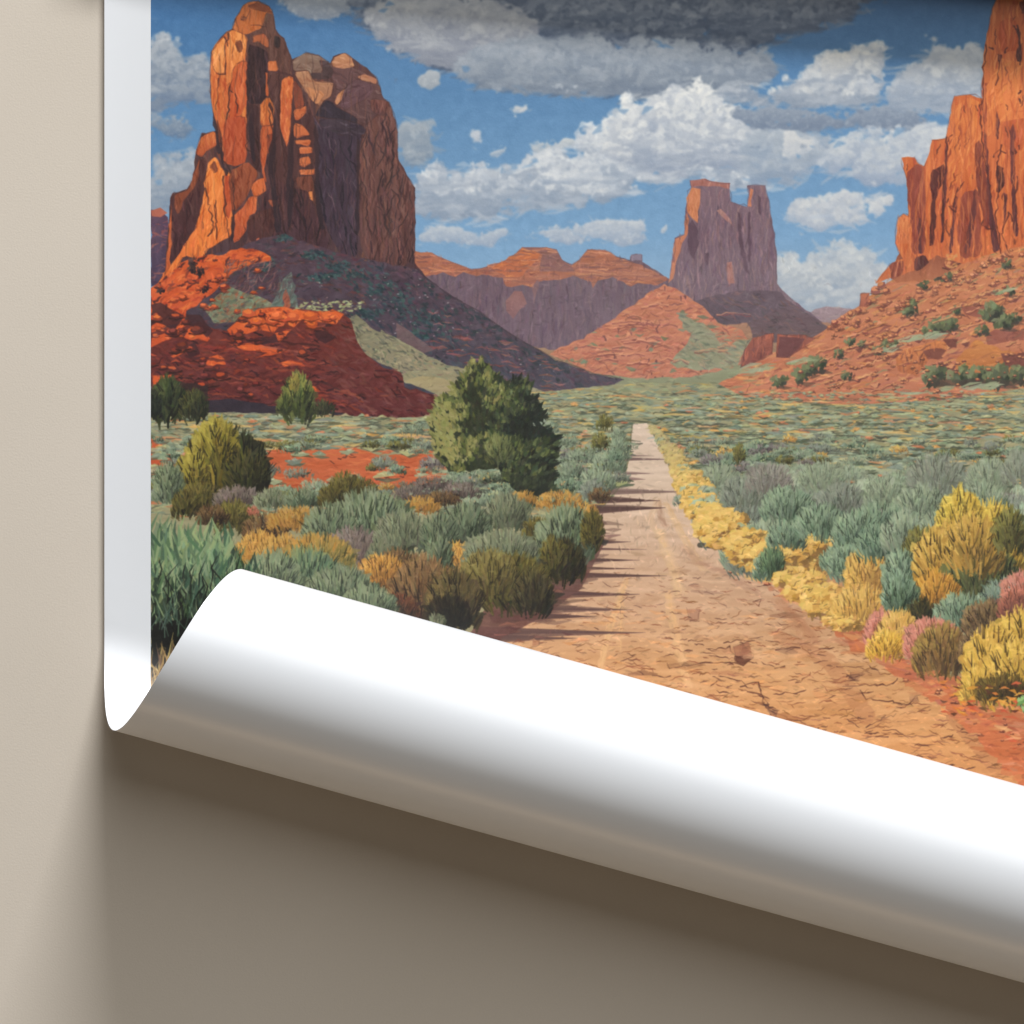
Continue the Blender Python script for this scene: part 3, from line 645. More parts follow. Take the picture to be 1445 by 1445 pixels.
    m2 = face(((1100, 650), (1226, 525), (1266, 650), (1266, 800), (1312, 890), (1356, 965), (1356, 1335), (1200, 1370), (1080, 1300), (1070, 1000), (1060, 830)), (110, 72, 64), (96, 64, 62), 380, 26, ink=False)
    cracks(m2, 110, (56, 38, 42), 30, PI / 2, 1., .3)
    hatch(m2, 60, [(140, 88, 72), (132, 84, 74)], 24, 1, PI / 2, .15)
    m2 = face(((840, 580), (870, 640), (1000, 700), (1090, 660), (1060, 830), (1075, 1000), (1060, 1340), (960, 1280), (880, 1100), (850, 960), (860, 800)), (62, 46, 58), (72, 54, 66), 220, 28)
    cracks(m2, 60, (34, 26, 36), 34, 1.35, 1.1, .25); cracks(m2, 26, (110, 84, 92), 22, 1.35, .6, .25)
    m2 = face(((600, 780), (760, 760), (850, 900), (880, 1100), (930, 1260), (800, 1300), (560, 1250), (580, 960)), (88, 52, 50), (70, 46, 54), 160, 24)
    cracks(m2, 50, (44, 28, 34), 28, PI / 2, 1.1, .25)
    m2 = face(((640, 360), (735, 380), (830, 560), (860, 800), (840, 960), (730, 960), (640, 900)), (78, 48, 48), (84, 52, 50), 80, 24)
    # shoulders behind
    face(((930, 320), (1045, 345), (1160, 395), (1190, 500), (1226, 525), (1110, 640), (980, 560), (940, 520), (960, 440), (930, 400)), (106, 74, 72), (92, 64, 64), 130, 16, .5)
    face(((732, 308), (800, 266), (870, 286), (920, 320), (940, 360), (925, 398), (830, 400), (815, 356), (735, 362)), (134, 108, 92), (120, 92, 80), 50, 14, .1)
    face(((870, 300), (920, 320), (942, 362), (930, 400), (822, 402), (820, 372), (892, 368)), (78, 58, 58), None, 24, 12, .2)
    face(((735, 366), (812, 357), (832, 410), (940, 422), (936, 480), (900, 510), (860, 545), (790, 450)), (172, 124, 92), (160, 108, 80), 50, 13, .4)
    face(((800, 440), (900, 470), (860, 540), (820, 500)), (190, 128, 88), None, 18, 10, .8)
    face(((930, 320), (950, 286), (1000, 270), (1040, 300), (1048, 345), (1000, 352), (940, 345)), (188, 132, 94), (170, 116, 86), 26, 11, .2)
    face(((1058, 392), (1110, 376), (1162, 402), (1165, 430), (1090, 412)), (172, 116, 88), None, 16, 10, .2)
    face(((960, 480), (1000, 450), (1010, 470), (960, 540), (945, 520)), (190, 130, 92), None, 10, 8, -.8)
    face(((1000, 440), (1070, 400), (1150, 440), (1120, 500), (1000, 560), (970, 545)), (98, 68, 72), None, 40, 14, -.5)
    face(((1130, 505), (1190, 512), (1226, 525), (1200, 600), (1130, 560)), (118, 72, 62), (84, 54, 54), 24, 12)
    face(((860, 560), (910, 505), (970, 555), (1060, 600), (1060, 640), (900, 600), (850, 590)), (54, 42, 52), None, 30, 13, .5)
    face(((855, 600), (1000, 610), (1110, 650), (1100, 690), (980, 690), (880, 650)), (74, 58, 66), (60, 46, 56), 40, 18, .25)
    # the lit tower
    face(((440, 100), (480, 30), (510, 8), (560, 8), (612, 35), (635, 70), (640, 140), (560, 150), (500, 180), (425, 155)), (176, 100, 56), (186, 104, 54), 60, 14, 1.3)
    face(((500, 30), (560, 8), (612, 35), (635, 70), (600, 60), (560, 55)), (128, 70, 44), None, 16, 12, .3)
    face(((600, 60), (636, 75), (642, 145), (690, 200), (725, 300), (722, 378), (655, 362), (650, 310), (612, 310), (600, 250), (540, 230), (520, 180), (570, 150)), (102, 68, 56), (92, 60, 54), 60, 18)
    face(((535, 180), (590, 170), (610, 200), (612, 250), (560, 210), (530, 220)), (168, 92, 56), None, 16, 10, .6)
    face(((640, 180), (672, 190), (665, 250), (640, 240)), (50, 34, 34), None, 8, 10)
    face(((317, 265), (345, 225), (395, 165), (430, 152), (505, 182), (490, 300), (506, 330), (500, 480), (495, 560), (500, 820), (440, 850), (380, 830), (370, 700), (333, 600), (315, 470)), (206, 118, 60), (184, 84, 46), 240, 24)
    face(((400, 170), (430, 152), (500, 182), (492, 300), (440, 330), (425, 420), (395, 440), (395, 300)), (224, 142, 76), (208, 118, 62), 60, 22)
    face(((345, 232), (392, 178), (392, 370), (350, 380), (330, 350), (325, 270)), (230, 152, 86), (214, 128, 70), 40, 22)
    face(((430, 345), (495, 305), (505, 335), (500, 520), (470, 590), (400, 610), (420, 430)), (198, 100, 54), (186, 86, 48), 60, 20)
    face(((380, 610), (460, 590), (495, 600), (500, 820), (440, 850), (385, 830)), (180, 82, 48), (170, 78, 46), 70, 22)
    face(((440, 215), (470, 205), (480, 260), (455, 270)), (132, 72, 44), None, 8, 9)
    face(((480, 85), (500, 90), (490, 105), (468, 100)), (120, 66, 42), None, 5, 8, 0)
    face(((510, 230), (545, 235), (602, 255), (610, 310), (605, 480), (590, 530), (505, 525), (500, 400)), (62, 38, 40), (54, 34, 38), 50, 20)
    face(((505, 530), (560, 540), (570, 680), (575, 880), (530, 860), (520, 740)), (70, 42, 42), None, 40, 22)
    face(((607, 312), (650, 312), (660, 364), (612, 366)), (196, 110, 64), None, 12, 10)
    face(((594, 370), (606, 370), (610, 500), (596, 480)), (180, 92, 52), None, 8, 16, ink=False)
    face(((655, 370), (725, 385), (668, 440), (664, 640), (668, 700), (640, 700), (612, 500), (612, 370)), (92, 58, 52), (78, 50, 50), 40, 20)
    face(((568, 540), (590, 502), (620, 500), (636, 540), (636, 640), (568, 640)), (206, 122, 62), (190, 98, 54), 30, 16)
    face(((568, 645), (636, 635), (638, 690), (625, 770), (600, 780), (590, 850), (600, 940), (580, 900), (570, 800)), (192, 98, 56), (172, 80, 48), 36, 18)
    face(((600, 690), (635, 680), (632, 760), (605, 790)), (140, 70, 48), None, 10, 12)
    face(((670, 440), (682, 400), (712, 386), (737, 402), (732, 520), (722, 600), (726, 650), (702, 760), (682, 700), (668, 640)), (206, 114, 62), (190, 92, 54), 50, 18)
    face(((737, 402), (775, 450), (800, 540), (740, 560)), (112, 60, 46), (150, 76, 52), 18, 14)
    for p in (((735, 562), (805, 535), (800, 572), (770, 612), (745, 612)), ((740, 632), (785, 640), (832, 692), (740, 702)), ((745, 712), (832, 712), (818, 742), (780, 740), (750, 738)), ((765, 752), (832, 747), (832, 782), (772, 792)), ((770, 802), (822, 802), (832, 832), (792, 852), (766, 842)), ((762, 862), (842, 862), (846, 892), (766, 892))):
        face(p, (200, 112, 66), (188, 100, 62), 12, 10, .2)
    face(((750, 900), (840, 900), (860, 1060), (820, 1010), (812, 980), (760, 960)), (120, 66, 50), (96, 58, 50), 24, 14)
    face(((812, 976), (836, 976), (842, 1032), (820, 1012)), (206, 124, 70), None, 6, 9)
    face(((110, 1015), (130, 988), (205, 968), (262, 810), (300, 830), (285, 950), (270, 1050), (240, 1160), (190, 1240), (130, 1330), (98, 1335), (96, 1280)), (86, 50, 46), (70, 40, 46), 90, 22)
    face(((130, 990), (205, 968), (235, 870), (262, 800), (250, 930), (180, 1020), (150, 1100), (130, 1040)), (150, 80, 50), (120, 64, 46), 30, 18)
    face(((240, 780), (272, 685), (345, 672), (352, 740), (300, 765), (262, 800)), (198, 108, 58), (176, 88, 52), 30, 14)
    face(((345, 600), (372, 700), (380, 830), (350, 800), (352, 700)), (110, 60, 44), None, 16, 18)
    face(((90, 1310), (104, 1200), (112, 1040), (120, 1040), (116, 1250), (106, 1400), (80, 1440)), (186, 92, 50), None, 14, 18, ink=False)
    face(((300, 835), (330, 800), (352, 812), (372, 862), (412, 880), (424, 900), (415, 1000), (425, 1060), (432, 1200), (350, 1240), (300, 1275), (260, 1335), (180, 1300), (130, 1390), (80, 1435), (30, 1460), (130, 1330), (190, 1240), (240, 1160), (270, 1050), (285, 950)), (226, 134, 66), (214, 108, 52), 260, 26, 1.75)
    face(((310, 850), (335, 815), (352, 870), (335, 880)), (130, 68, 42), None, 8, 10)
    face(((385, 880), (424, 905), (418, 1000), (426, 1060), (400, 1120), (380, 1000)), (190, 86, 46), (180, 80, 46), 24, 20)
    face(((412, 880), (500, 820), (560, 880), (520, 960), (500, 1010), (440, 1080), (424, 1060), (416, 980)), (150, 78, 48), (128, 66, 46), 60, 18)
    face(((430, 1110), (470, 1062), (520, 1000), (550, 1000), (552, 1080), (512, 1100), (492, 1180), (470, 1222), (430, 1232)), (204, 106, 60), (178, 84, 52), 50, 18)
    face(((520, 950), (560, 912), (590, 906), (600, 975), (560, 1000), (532, 1000)), (200, 104, 58), None, 16, 12)
    face(((604, 1016), (656, 1020), (650, 1052), (620, 1052)), (160, 84, 56), None, 8, 10)
    face(((560, 1080), (640, 1060), (660, 1150), (600, 1240), (500, 1220), (515, 1110)), (90, 52, 46), (76, 46, 48), 30, 16)
    face(((545, 1220), (565, 1210), (566, 1270), (548, 1280)), (180, 92, 66), None, 6, 10)
    for pts in (((385, 190), (392, 300), (388, 380), (352, 378)), ((415, 430), (400, 600)), ((405, 170), (395, 240)), ((370, 700), (378, 820), (420, 860), (440, 1080)), ((500, 330), (505, 520), (500, 760), (540, 790)), ((290, 960), (330, 1160), (310, 1200)), ((340, 1020), (350, 1220)), ((380, 900), (390, 1060), (410, 1240)), ((665, 380), (664, 640), (690, 780), (720, 1170)), ((850, 640), (860, 800), (845, 1000), (900, 1200)),
                ((410, 460), (430, 470)), ((355, 400), (345, 560)), ((440, 480), (455, 580)), ((520, 130), (600, 135)), ((610, 560), (640, 700), (650, 900), (690, 1180)), ((745, 900), (740, 1000), (800, 1180))):
        wob(A(*pts), (58, 32, 30), .95, .8)
    cracks(mask(lb), 110, (56, 34, 34), 22, PI / 2, .6, .25, .55)
    for pts in (((500, 520), (522, 540), (540, 700), (545, 830), (520, 800), (506, 660)), ((610, 520), (640, 560), (650, 700), (640, 860), (655, 1000), (680, 1180), (650, 1180), (622, 980), (600, 800), (628, 720), (638, 620)), ((706, 770), (736, 640), (742, 720), (735, 900), (730, 1100), (712, 1180), (700, 1000)), ((840, 640), (866, 660), (872, 860), (868, 1000), (900, 1160), (880, 1180), (850, 1040), (848, 860)), ((366, 700), (384, 840), (410, 880), (396, 900), (370, 860)), ((326, 560), (345, 640), (368, 780), (352, 780), (338, 680)),
                ((425, 1080), (440, 1100), (430, 1230), (416, 1230)), ((1060, 700), (1078, 720), (1070, 1000), (1076, 1200), (1056, 1200))):
        m2 = fill(soft(A(*pts)), (58, 36, 40), (48, 34, 42), 7, N_v, 1.5, .85)
    flute(mask(lb), 500, [(44, 30, 34), (128, 84, 66)], 40, None, .3, .8)
    edge(lb[:41], (74, 44, 42), .8, .55, .85, False)

    fill([(560, 530), (670, 530), (670, 592), (560, 592)], (128, 96, 84), None, 8, N_h, 2)
    # ---- its talus: the shadowed slope
    ts = [(213, 420), (240, 396), (272, 366), (330, 352), (372, 336), (400, 330), (440, 345), (500, 362), (556, 374), (588, 379), (615, 402), (652, 426), (698, 456), (740, 483), (785, 508), (840, 528), (880, 536), (855, 546), (812, 560), (755, 552), (690, 540), (600, 560), (213, 570)]
    mk = fill(ts, (84, 62, 72), (70, 66, 78), 12)
    slope = lambda x, y: .12 + .5 * min(1, max(-1, (x - 420) / 160))
    def tp2(x, y):
        f = N_big[int(y - OY), int(x - OX)]
        if x > 520: return [(88, 60, 74), (76, 58, 72), (98, 66, 74), (66, 60, 72)][rng.integers(4)] if f > .5 and y < 395 + (x - 585) * .62 + 40 else [(58, 68, 78), (50, 60, 70), (70, 72, 82), (62, 64, 76)][rng.integers(4)]
        return [(84, 54, 60), (104, 64, 62), (66, 52, 62), (72, 66, 70), (92, 58, 58), (60, 58, 62)][rng.integers(6)]
    hatch(mk, 3200, tp2, 12, 1.9, slope, .4)
    for gx, gy, rx, ry in ((960, 270, 60, 14), (1060, 320, 90, 18), (1180, 380, 100, 24), (1280, 440, 90, 30), (1380, 520, 100, 30), (1440, 600, 80, 36), (880, 330, 60, 14), (700, 120, 50, 16), (850, 220, 60, 14), (1120, 520, 60, 20), (1320, 640, 70, 24), (600, 260, 30, 24)):
        (px_, py_), = E((gx, gy))
        for _ in range(46): dab(px_ + rng.normal() * rx * .2, py_ + rng.normal() * ry * .24, U(4, 9), U(1.2, 2.4), slope(px_, py_) + rng.normal() * .5, jit([(50, 72, 74), (40, 56, 62), (66, 88, 86)][rng.integers(3)], 6), .8, mk)
    cracks(mk, 420, (44, 38, 48), 9, slope, .9, .5, .7, .4)
    hatch(mk, 420, [(112, 88, 92), (124, 98, 96), (96, 84, 92)], 7, 1., slope, .4)
    for _ in range(170):
        t = U(); x = 590 + t * 230; y = 383 + (x - 588) * .60 + U(0, 60 - t * 30)
        dab(x, y, U(4, 10), U(1.2, 2.6), .5 + rng.normal() * .4, jit((48, 56, 62), 6), .75, mk)
    for _ in range(70):
        x = U(600, 800); dab(x, 430 + (x - 600) * .45 + U(0, 60), U(8, 24), U(.8, 1.6), .1, jit((140, 84, 76), 12), .7, mk)
    for _ in range(150):
        x, y = U(440, 800), U(390, 540); seg([(x, y), (x + U(1, 2), y + U(-1, 1))], [.8, .6], jit((150, 140, 140), 20), .7, mk)
    fill(F((0, 560), (60, 600), (190, 700), (120, 720), (0, 640)), (118, 92, 92), (110, 88, 90), 8, alpha=.85)
    edge(ts[9:17], (52, 40, 46), 1.2, .7, 1, False)
    # dry flat at its foot
    fl = F((-80, 600), (0, 640), (130, 715), (260, 775), (360, 800), (540, 860), (760, 910), (900, 940), (900, 1000), (300, 1000), (200, 930), (130, 890), (40, 870), (-10, 800), (-90, 740))
    mk = fill(fl, (140, 134, 108), (150, 140, 108), 12, N_h)
    hatch(mk, 620, [(150, 146, 112), (118, 124, 100), (166, 152, 118), (92, 98, 86), (140, 108, 98), (108, 118, 104)], 11, 1.7, .3, .35)
    cracks(mk, 110, (78, 74, 68), 9, .25, .8, .4)
    fill(F((40, 860), (130, 830), (280, 850), (270, 925), (130, 895)), (168, 152, 112), (158, 142, 108), 8, N_h, alpha=.85)
    mk = fill(E((1020, 540), (1060, 520), (1140, 590), (1240, 630), (1300, 680), (1400, 720), (1400, 800), (1290, 800), (1200, 780), (1100, 720), (1060, 650)), (126, 122, 98), (140, 130, 106), 12, N_h)
    hatch(mk, 420, [(154, 148, 114), (88, 92, 80), (164, 146, 116), (104, 112, 94), (74, 76, 72)], 8, 1.6, .45, .4)
    # lit orange talus on the left
    ot = E((12, 385), (60, 350), (110, 310), (190, 240), (290, 215), (380, 215), (420, 190), (470, 180), (560, 190), (620, 225), (625, 248), (540, 258), (440, 300), (390, 330), (340, 400), (280, 440), (240, 480), (190, 500), (180, 560), (100, 580), (12, 620))
    mk = fill(ot, (204, 94, 48), (190, 80, 46), 14)
    hatch(mk, 420, [(216, 108, 52), (196, 82, 44), (170, 68, 42), (222, 120, 62), (120, 54, 44)], 14, 2., -.45, .4)
    for _ in range(60):
        x, y = U(214, 380), U(365, 465); crack(x, y, U(5, 16), -.4 + rng.normal() * .6, (70, 34, 36), 1.3, .6, .8, mk)
    for gx, gy, r in ((230, 250, 7), (250, 300, 8), (280, 390, 6), (60, 400, 5), (220, 290, 6)):
        (px_, py_), = E((gx, gy)); scrub(px_, py_, r, (56, 38, 42), (40, 28, 34), (84, 60, 56))
    hatch(mask(E((400, 240), (640, 240), (700, 420), (500, 420), (360, 380))), 240, [(86, 58, 66), (66, 48, 58), (150, 104, 96), (110, 70, 68), (92, 86, 84)], 16, 1.2, -.8, .5)
    gp = E((290, 505), (335, 430), (410, 375), (470, 405), (600, 440), (660, 480), (560, 510), (480, 555), (330, 565))
    mk = fill(gp, (112, 112, 88), (124, 116, 92), 16)
    hatch(mk, 520, [(118, 136, 110), (88, 98, 84), (134, 118, 92), (76, 66, 64), (128, 148, 124), (150, 92, 66)], 8, 1.8, -.3, .6)
    mk = fill(E((620, 490), (650, 420), (690, 330), (715, 305), (735, 320), (748, 400), (758, 490)), (96, 104, 98), (98, 112, 102), 16, rg=3.5, alpha=.75)
    hatch(mk, 150, [(126, 146, 130), (82, 96, 94), (114, 132, 118), (84, 72, 76), (100, 84, 84)], 10, 1.5, -1.1, .5)
    mk = fill(E((684, 490), (690, 410), (706, 390), (722, 430), (726, 490)), (150, 84, 68), (190, 92, 58), 12, rg=3, alpha=.8); hatch(mk, 14, [(200, 104, 70), (120, 74, 66)], 7, 1.3, -1.2, .5)
    for _ in range(60):
        x, y = U(420, 520), U(425, 440); dab(x, y, U(3, 9), U(1, 2), U(-.5, .5), jit((160, 162, 118), 12), .9)
    # red ridge of boulders
    rr = E((12, 610), (180, 560), (260, 560), (330, 590), (420, 610), (560, 500), (700, 485), (900, 505), (990, 520), (1030, 545), (1055, 650), (1110, 730), (1200, 790), (1290, 812), (1305, 890), (1445, 925), (1500, 980), (1440, 1060), (1290, 1055), (900, 1030), (12, 1040))
    mk = fill(rr, (112, 52, 44), (92, 42, 44), 14)
    hatch(mk, 1300, lambda x, y: [(104, 46, 42), (124, 58, 48), (84, 38, 40), (140, 62, 46)][rng.integers(4)] if x < 470 else [(112, 64, 58), (104, 56, 54), (122, 72, 66), (94, 50, 52)][rng.integers(4)], 14, 2., lambda x, y: .1 if x < 460 else .45, .35)
    cracks(mk, 190, (54, 26, 30), 16, .25, 1.1, .5)
    hatch(mk, 110, [(186, 84, 52), (170, 72, 48)], 12, 1.5, .2, .3, sel=lambda x, y: x < 440 and y < 520)
    hatch(mk, 160, [(150, 70, 50), (128, 52, 44), (160, 76, 54)], 14, 1.3, .15, .2, sel=lambda x, y: x > 400 and y > 545)
    top = E((400, 600), (440, 560), (480, 520), (560, 490), (680, 480), (760, 497), (900, 505), (940, 495), (992, 522), (955, 572), (870, 560), (780, 545), (745, 585), (690, 560), (640, 610), (560, 600), (500, 620), (420, 620))
    m2 = fill(top, (214, 102, 50), (202, 90, 46), 12)
    hatch(m2, 130, [(226, 118, 58), (190, 80, 42), (150, 64, 42), (220, 110, 54)], 11, 2., .6, .6); cracks(m2, 34, (92, 42, 36), 9, 1.1, 1.1)
    edge(top, (96, 44, 38), .8, .5)
    for pts in (((12, 640), (120, 600), (200, 540), (210, 560), (150, 620), (12, 690)), ((180, 640), (200, 590), (240, 580), (275, 600), (312, 645), (300, 660), (250, 640), (215, 655)), ((288, 770), (310, 735), (350, 725), (385, 745), (396, 775), (350, 775), (320, 790)), ((400, 670), (560, 670), (700, 700), (620, 730), (540, 740), (600, 715), (480, 700)),
                ((640, 615), (700, 600), (730, 600), (690, 640), (670, 660)), ((670, 770), (720, 750), (780, 760), (800, 785), (720, 780), (690, 790)), ((820, 890), (840, 880), (880, 910), (840, 910)), ((12, 560), (70, 540), (110, 570), (60, 600), (12, 600)), ((20, 830), (120, 830), (100, 870), (20, 880)), ((110, 730), (180, 690), (190, 710), (130, 740))):
        pl = E(*pts); m2 = fill(pl, (212, 98, 50), (196, 84, 46), 9); hatch(m2, 16, [(226, 118, 62), (180, 76, 44)], 9, 1.6, .4, .5); edge(pl, (80, 38, 36), .9, .6)
    for pts in (((12, 470), (60, 460), (180, 530), (130, 600), (40, 560), (12, 580)), ((190, 520), (260, 520), (330, 600), (300, 640), (200, 570)), ((180, 680), (240, 660), (260, 720), (200, 740)), ((840, 610), (900, 600), (950, 640), (900, 665), (850, 640)), ((560, 640), (650, 620), (660, 660), (580, 670))):
        fill(E(*pts), (70, 38, 40), (62, 32, 38), 9, alpha=.85)
    for _ in range(26):
        x = U(214, 540); y = 480 + U(0, 85); l = U(30, 80)
        wob([(x, y), (x + l * .5, y + l * .06), (x + l, y + l * (.12 if x < 430 else .3))], jit([(60, 28, 32), (150, 74, 56)][rng.integers(2)], 8), U(.8, 2.), .65, mk)
    for _ in range(56):
        x = U(214, 430); y = U(440, 560); lit_ = U() < .22
        boulder(x, y, U(3, 11), (178, 80, 48) if lit_ else (128, 58, 46), (86, 40, 38), U(.4, .8))
    for _ in range(26):
        x = U(214, 370); y = 455 - (x - 214) * .4 + U(-30, 40)
        if y > 372: boulder(x, y, U(3, 8), (212, 104, 54), (138, 62, 44), U(.4, .8))
    for _ in range(16):
        x = U(350, 470); boulder(x, U(440, 458) + (4 if x > 440 else 0), U(5, 12), (222, 114, 58), (184, 82, 46))
    fill(E((280, 960), (420, 950), (640, 985), (900, 1010), (1100, 1040), (300, 1050)), (50, 44, 56), (52, 50, 58), 6, alpha=.9)
    fill(E((12, 900), (60, 850), (300, 880), (300, 1050), (12, 1050)), (56, 40, 40), (40, 40, 42), 8, alpha=.8)

    ax = np.clip((np.arange(W) + OX - 570) / 260, 0, 1)[None, :, None]; ay = np.clip((np.arange(H) + OY - 330) / 60, 0, 1)[:, None, None]
    C += ax * ay * .13 * (np.array([168, 160, 156], np.float32) - C)  # sheen of the paper mixed into the ink: pale haze towards the right
    # ---- the plain
    def tk_l(y): return np.interp(y, [596, 640, 683, 722, 760, 807, 850, 900, 940, 1100, 1500], [893, 890, 879, 845, 832, 782, 752, 700, 650, 480, 100])
    def tk_r(y): return np.interp(y, [596, 620, 655, 697, 755, 772, 810, 850, 900, 950, 1000, 1060, 1500], [912, 926, 942, 960, 990, 1027, 1075, 1150, 1230, 1300, 1380, 1470, 1900])
    pl = [(213, 583), (330, 582), (450, 584), (560, 590), (640, 585), (760, 553), (900, 540), (1010, 540), (1050, 560), (1180, 572), (1330, 565), (1445, 548), (1810, 540), (1810, 1500), (213, 1500)]
    mk = fill(pl, (148, 144, 112), (150, 134, 98), 14, N_h, .8)
    def plain(x, y):
        f = N_big[int(y - OY), int(x - OX)]; r = U()
        if x < 640:
            if y > 632 and y < 700: return [(190, 98, 62), (178, 88, 56), (198, 110, 70)][rng.integers(3)]
            if r < .24: return (192, 112, 72)
        if r < .1: return (196, 134, 80)
        if r < .16: return (204, 164, 86)
        if r < .26: return (84, 90, 72)
        if r < .4: return (176, 170, 122)
        return [(136, 146, 118), (120, 134, 114), (150, 156, 124), (110, 124, 112)][rng.integers(4)]
    mp = (mk[0], mk[1], mk[2], min(mk[3], 730 - OY), mk[4][:730 - OY - mk[1]])
    hatch(mp, 6500, plain, 17, 1.9, 0., .13, .8, 7)
    hatch(mp, 900, [(86, 92, 74), (74, 80, 66), (98, 92, 74)], 12, 1.2, 0., .12, .7, 6)
    def mounds(n, ya, yb):
        L_ = sorted((ya + (yb - ya) * U() ** 1.2, U(213, 1800)) for _ in range(n))
        for y, x in L_:
            if tk_l(y) - 6 < x < tk_r(y) + 8 or (x < 640 and y < 586) or (300 < x < 640 and 634 < y < 690 and U() < .9): continue
            s = 1.1 + (y - 545) * .034; w = s * U(2.5, 6)
            q = [(140, 150, 120), (124, 136, 114), (152, 158, 126), (116, 128, 112), (166, 164, 118), (150, 140, 106)][rng.integers(6)]
            if U() < .08: q = (200, 150, 84)
            if U() < .06: q = (188, 116, 82)
            dab(x + s * .8, y + s * .8, w * 1.15, s * .55, rng.normal() * .05, jit((82, 88, 72), 7), .8)
            dab(x, y, w, s * .8, rng.normal() * .08, jit(q, 6), .9)
            for _ in range(3): dab(x + U(-.3, .25) * w, y - s * U(.2, .7), w * U(.2, .4), s * U(.2, .4), rng.normal() * .2, jit(tuple(v + 22 for v in q), 6), .75)
    og = E((600, 1210), (760, 1190), (1060, 1200), (1190, 1240), (1290, 1230), (1445, 1230), (1445, 1420), (900, 1440), (480, 1440), (540, 1350), (630, 1320))
    mk = fill(og, (188, 98, 62), (182, 92, 58), 10, N_h)
    hatch(mk, 160, [(204, 114, 72), (172, 84, 54), (194, 104, 66)], 24, 1.5, .02, .1); cracks(mk, 26, (92, 50, 42), 12, .1, 1.1)
    fill(E((12, 1150), (80, 1150), (140, 1260), (140, 1350), (60, 1360), (12, 1320)), (192, 92, 58), None, 12)
    # ---- the track
    ys = list(range(597, 1500, 12))
    rd = [(tk_l(y), y) for y in ys] + [(tk_r(y), y) for y in reversed(ys)]
    mk = mask(rough(rd, 1.2)); x0, y0, x1, y1, m = mk
    yv = np.arange(y0, y1) + OY
    rc = np.stack([np.interp(yv, [596, 680, 760, 860, 950, 1050, 1200], v) for v in ([208, 205, 198, 193, 196, 199, 194], [186, 180, 166, 153, 148, 144, 134], [166, 157, 140, 120, 102, 92, 84])], -1).astype(np.float32)[:, None]
    C[y0:y1, x0:x1] += m[..., None] * (rc + (N_h[y0:y1, x0:x1, None] - .5) * 26 - C[y0:y1, x0:x1])
    hatch(mk, 1500, lambda x, y: C[int(y - OY), int(x - OX)] + [10, -14, 4, -6, 14][rng.integers(5)], 30, 2.2, lambda x, y: .04, .1, .6, 4, sel=lambda x, y: y > 700)
    hatch(mk, 260, lambda x, y: C[int(y - OY), int(x - OX)] + [8, -10][rng.integers(2)], 16, 1.6, lambda x, y: 1.3 - (x - 900) * .001, .2, .6, 4, sel=lambda x, y: y < 760)
    # wheel ruts: pale dusty tongues and darker bands between
    for pts, r, c, al in ((((650, 390), (660, 470), (690, 520)), 9, (164, 128, 104), .4), (((640, 540), (680, 640), (720, 740), (750, 860)), 11, (214, 176, 132), .5), (((690, 400), (760, 540), (840, 690), (880, 740)), 9, (208, 170, 130), .5), (((640, 560), (600, 480), (640, 380)), 8, (206, 172, 140), .5), 
                          (((480, 790), (440, 900), (400, 1020), (350, 1230)), 9, (214, 172, 122), .55), (((700, 850), (720, 960), (760, 1160), (800, 1330)), 13, (212, 168, 122), .5), (((780, 620), (860, 700), (1000, 760), (1140, 860)), 14, (168, 130, 106), .25), (((1280, 900), (1400, 1040), (1445, 1120)), 30, (170, 116, 86), .3), (((460, 900), (450, 1130)), 5, (212, 168, 118), .4)):
        p = J(*pts); [wob([(x_ + o_ + rng.normal() * r * .1, y_ + rng.normal() * 2) for x_, y_ in p], jit(c, 6), r * .2 * U(.4, 1.2), al * .62, mk) for o_ in rng.normal(size=12) * r * .3]
    for pts in (((200, 900), (330, 960), (450, 1020), (560, 1180), (640, 1300)), ((1080, 1310), (1180, 1420), (1300, 1560))):
        p = K(*pts); seg(p, [9, 10, 11, 12, 13][:len(p)], (166, 110, 76), .4, mk)
        # cracked crust, near the viewer
    for _ in range(1500):
        y = 800 + 330 * U() ** .7; x = U(tk_l(y) + 20, tk_r(y) + 60); s = (y - 760) / 300
        crack(x, y, U(5, 22) * (.5 + s), rng.normal() * .2 + (.25 if U() < .2 else 0), jit((128, 78, 52), 10) if U() < .75 else (74, 42, 36), .3 + .5 * s * U(.4, 1.5), .3, .8, mk if U() < .8 else None)
    for _ in range(150):
        y = U(860, 1100); x = U(tk_l(y) + 60, tk_r(y)); dab(x, y, U(12, 34), U(1.5, 3.4), rng.normal() * .12, jit((214, 152, 98), 8), .45, mk)
    for pts in (((690, 1210), (700, 1240), (760, 1230), (870, 1215), (1030, 1210)), ((980, 1110), (1050, 1100), (1130, 1100)), ((900, 1140), (1010, 1132), (1040, 1180)), ((960, 1280), (1010, 1290), (1090, 1310), (1160, 1310), (1170, 1370), (1210, 1430)), ((615, 1275), (700, 1285)), ((800, 1100), (870, 1090)), ((1100, 1360), (1160, 1370)), ((1130, 900), (1170, 890), (1160, 920)), ((1240, 1240), (1290, 1230))):
        wob(J(*pts), (80, 48, 38), .8, .85)
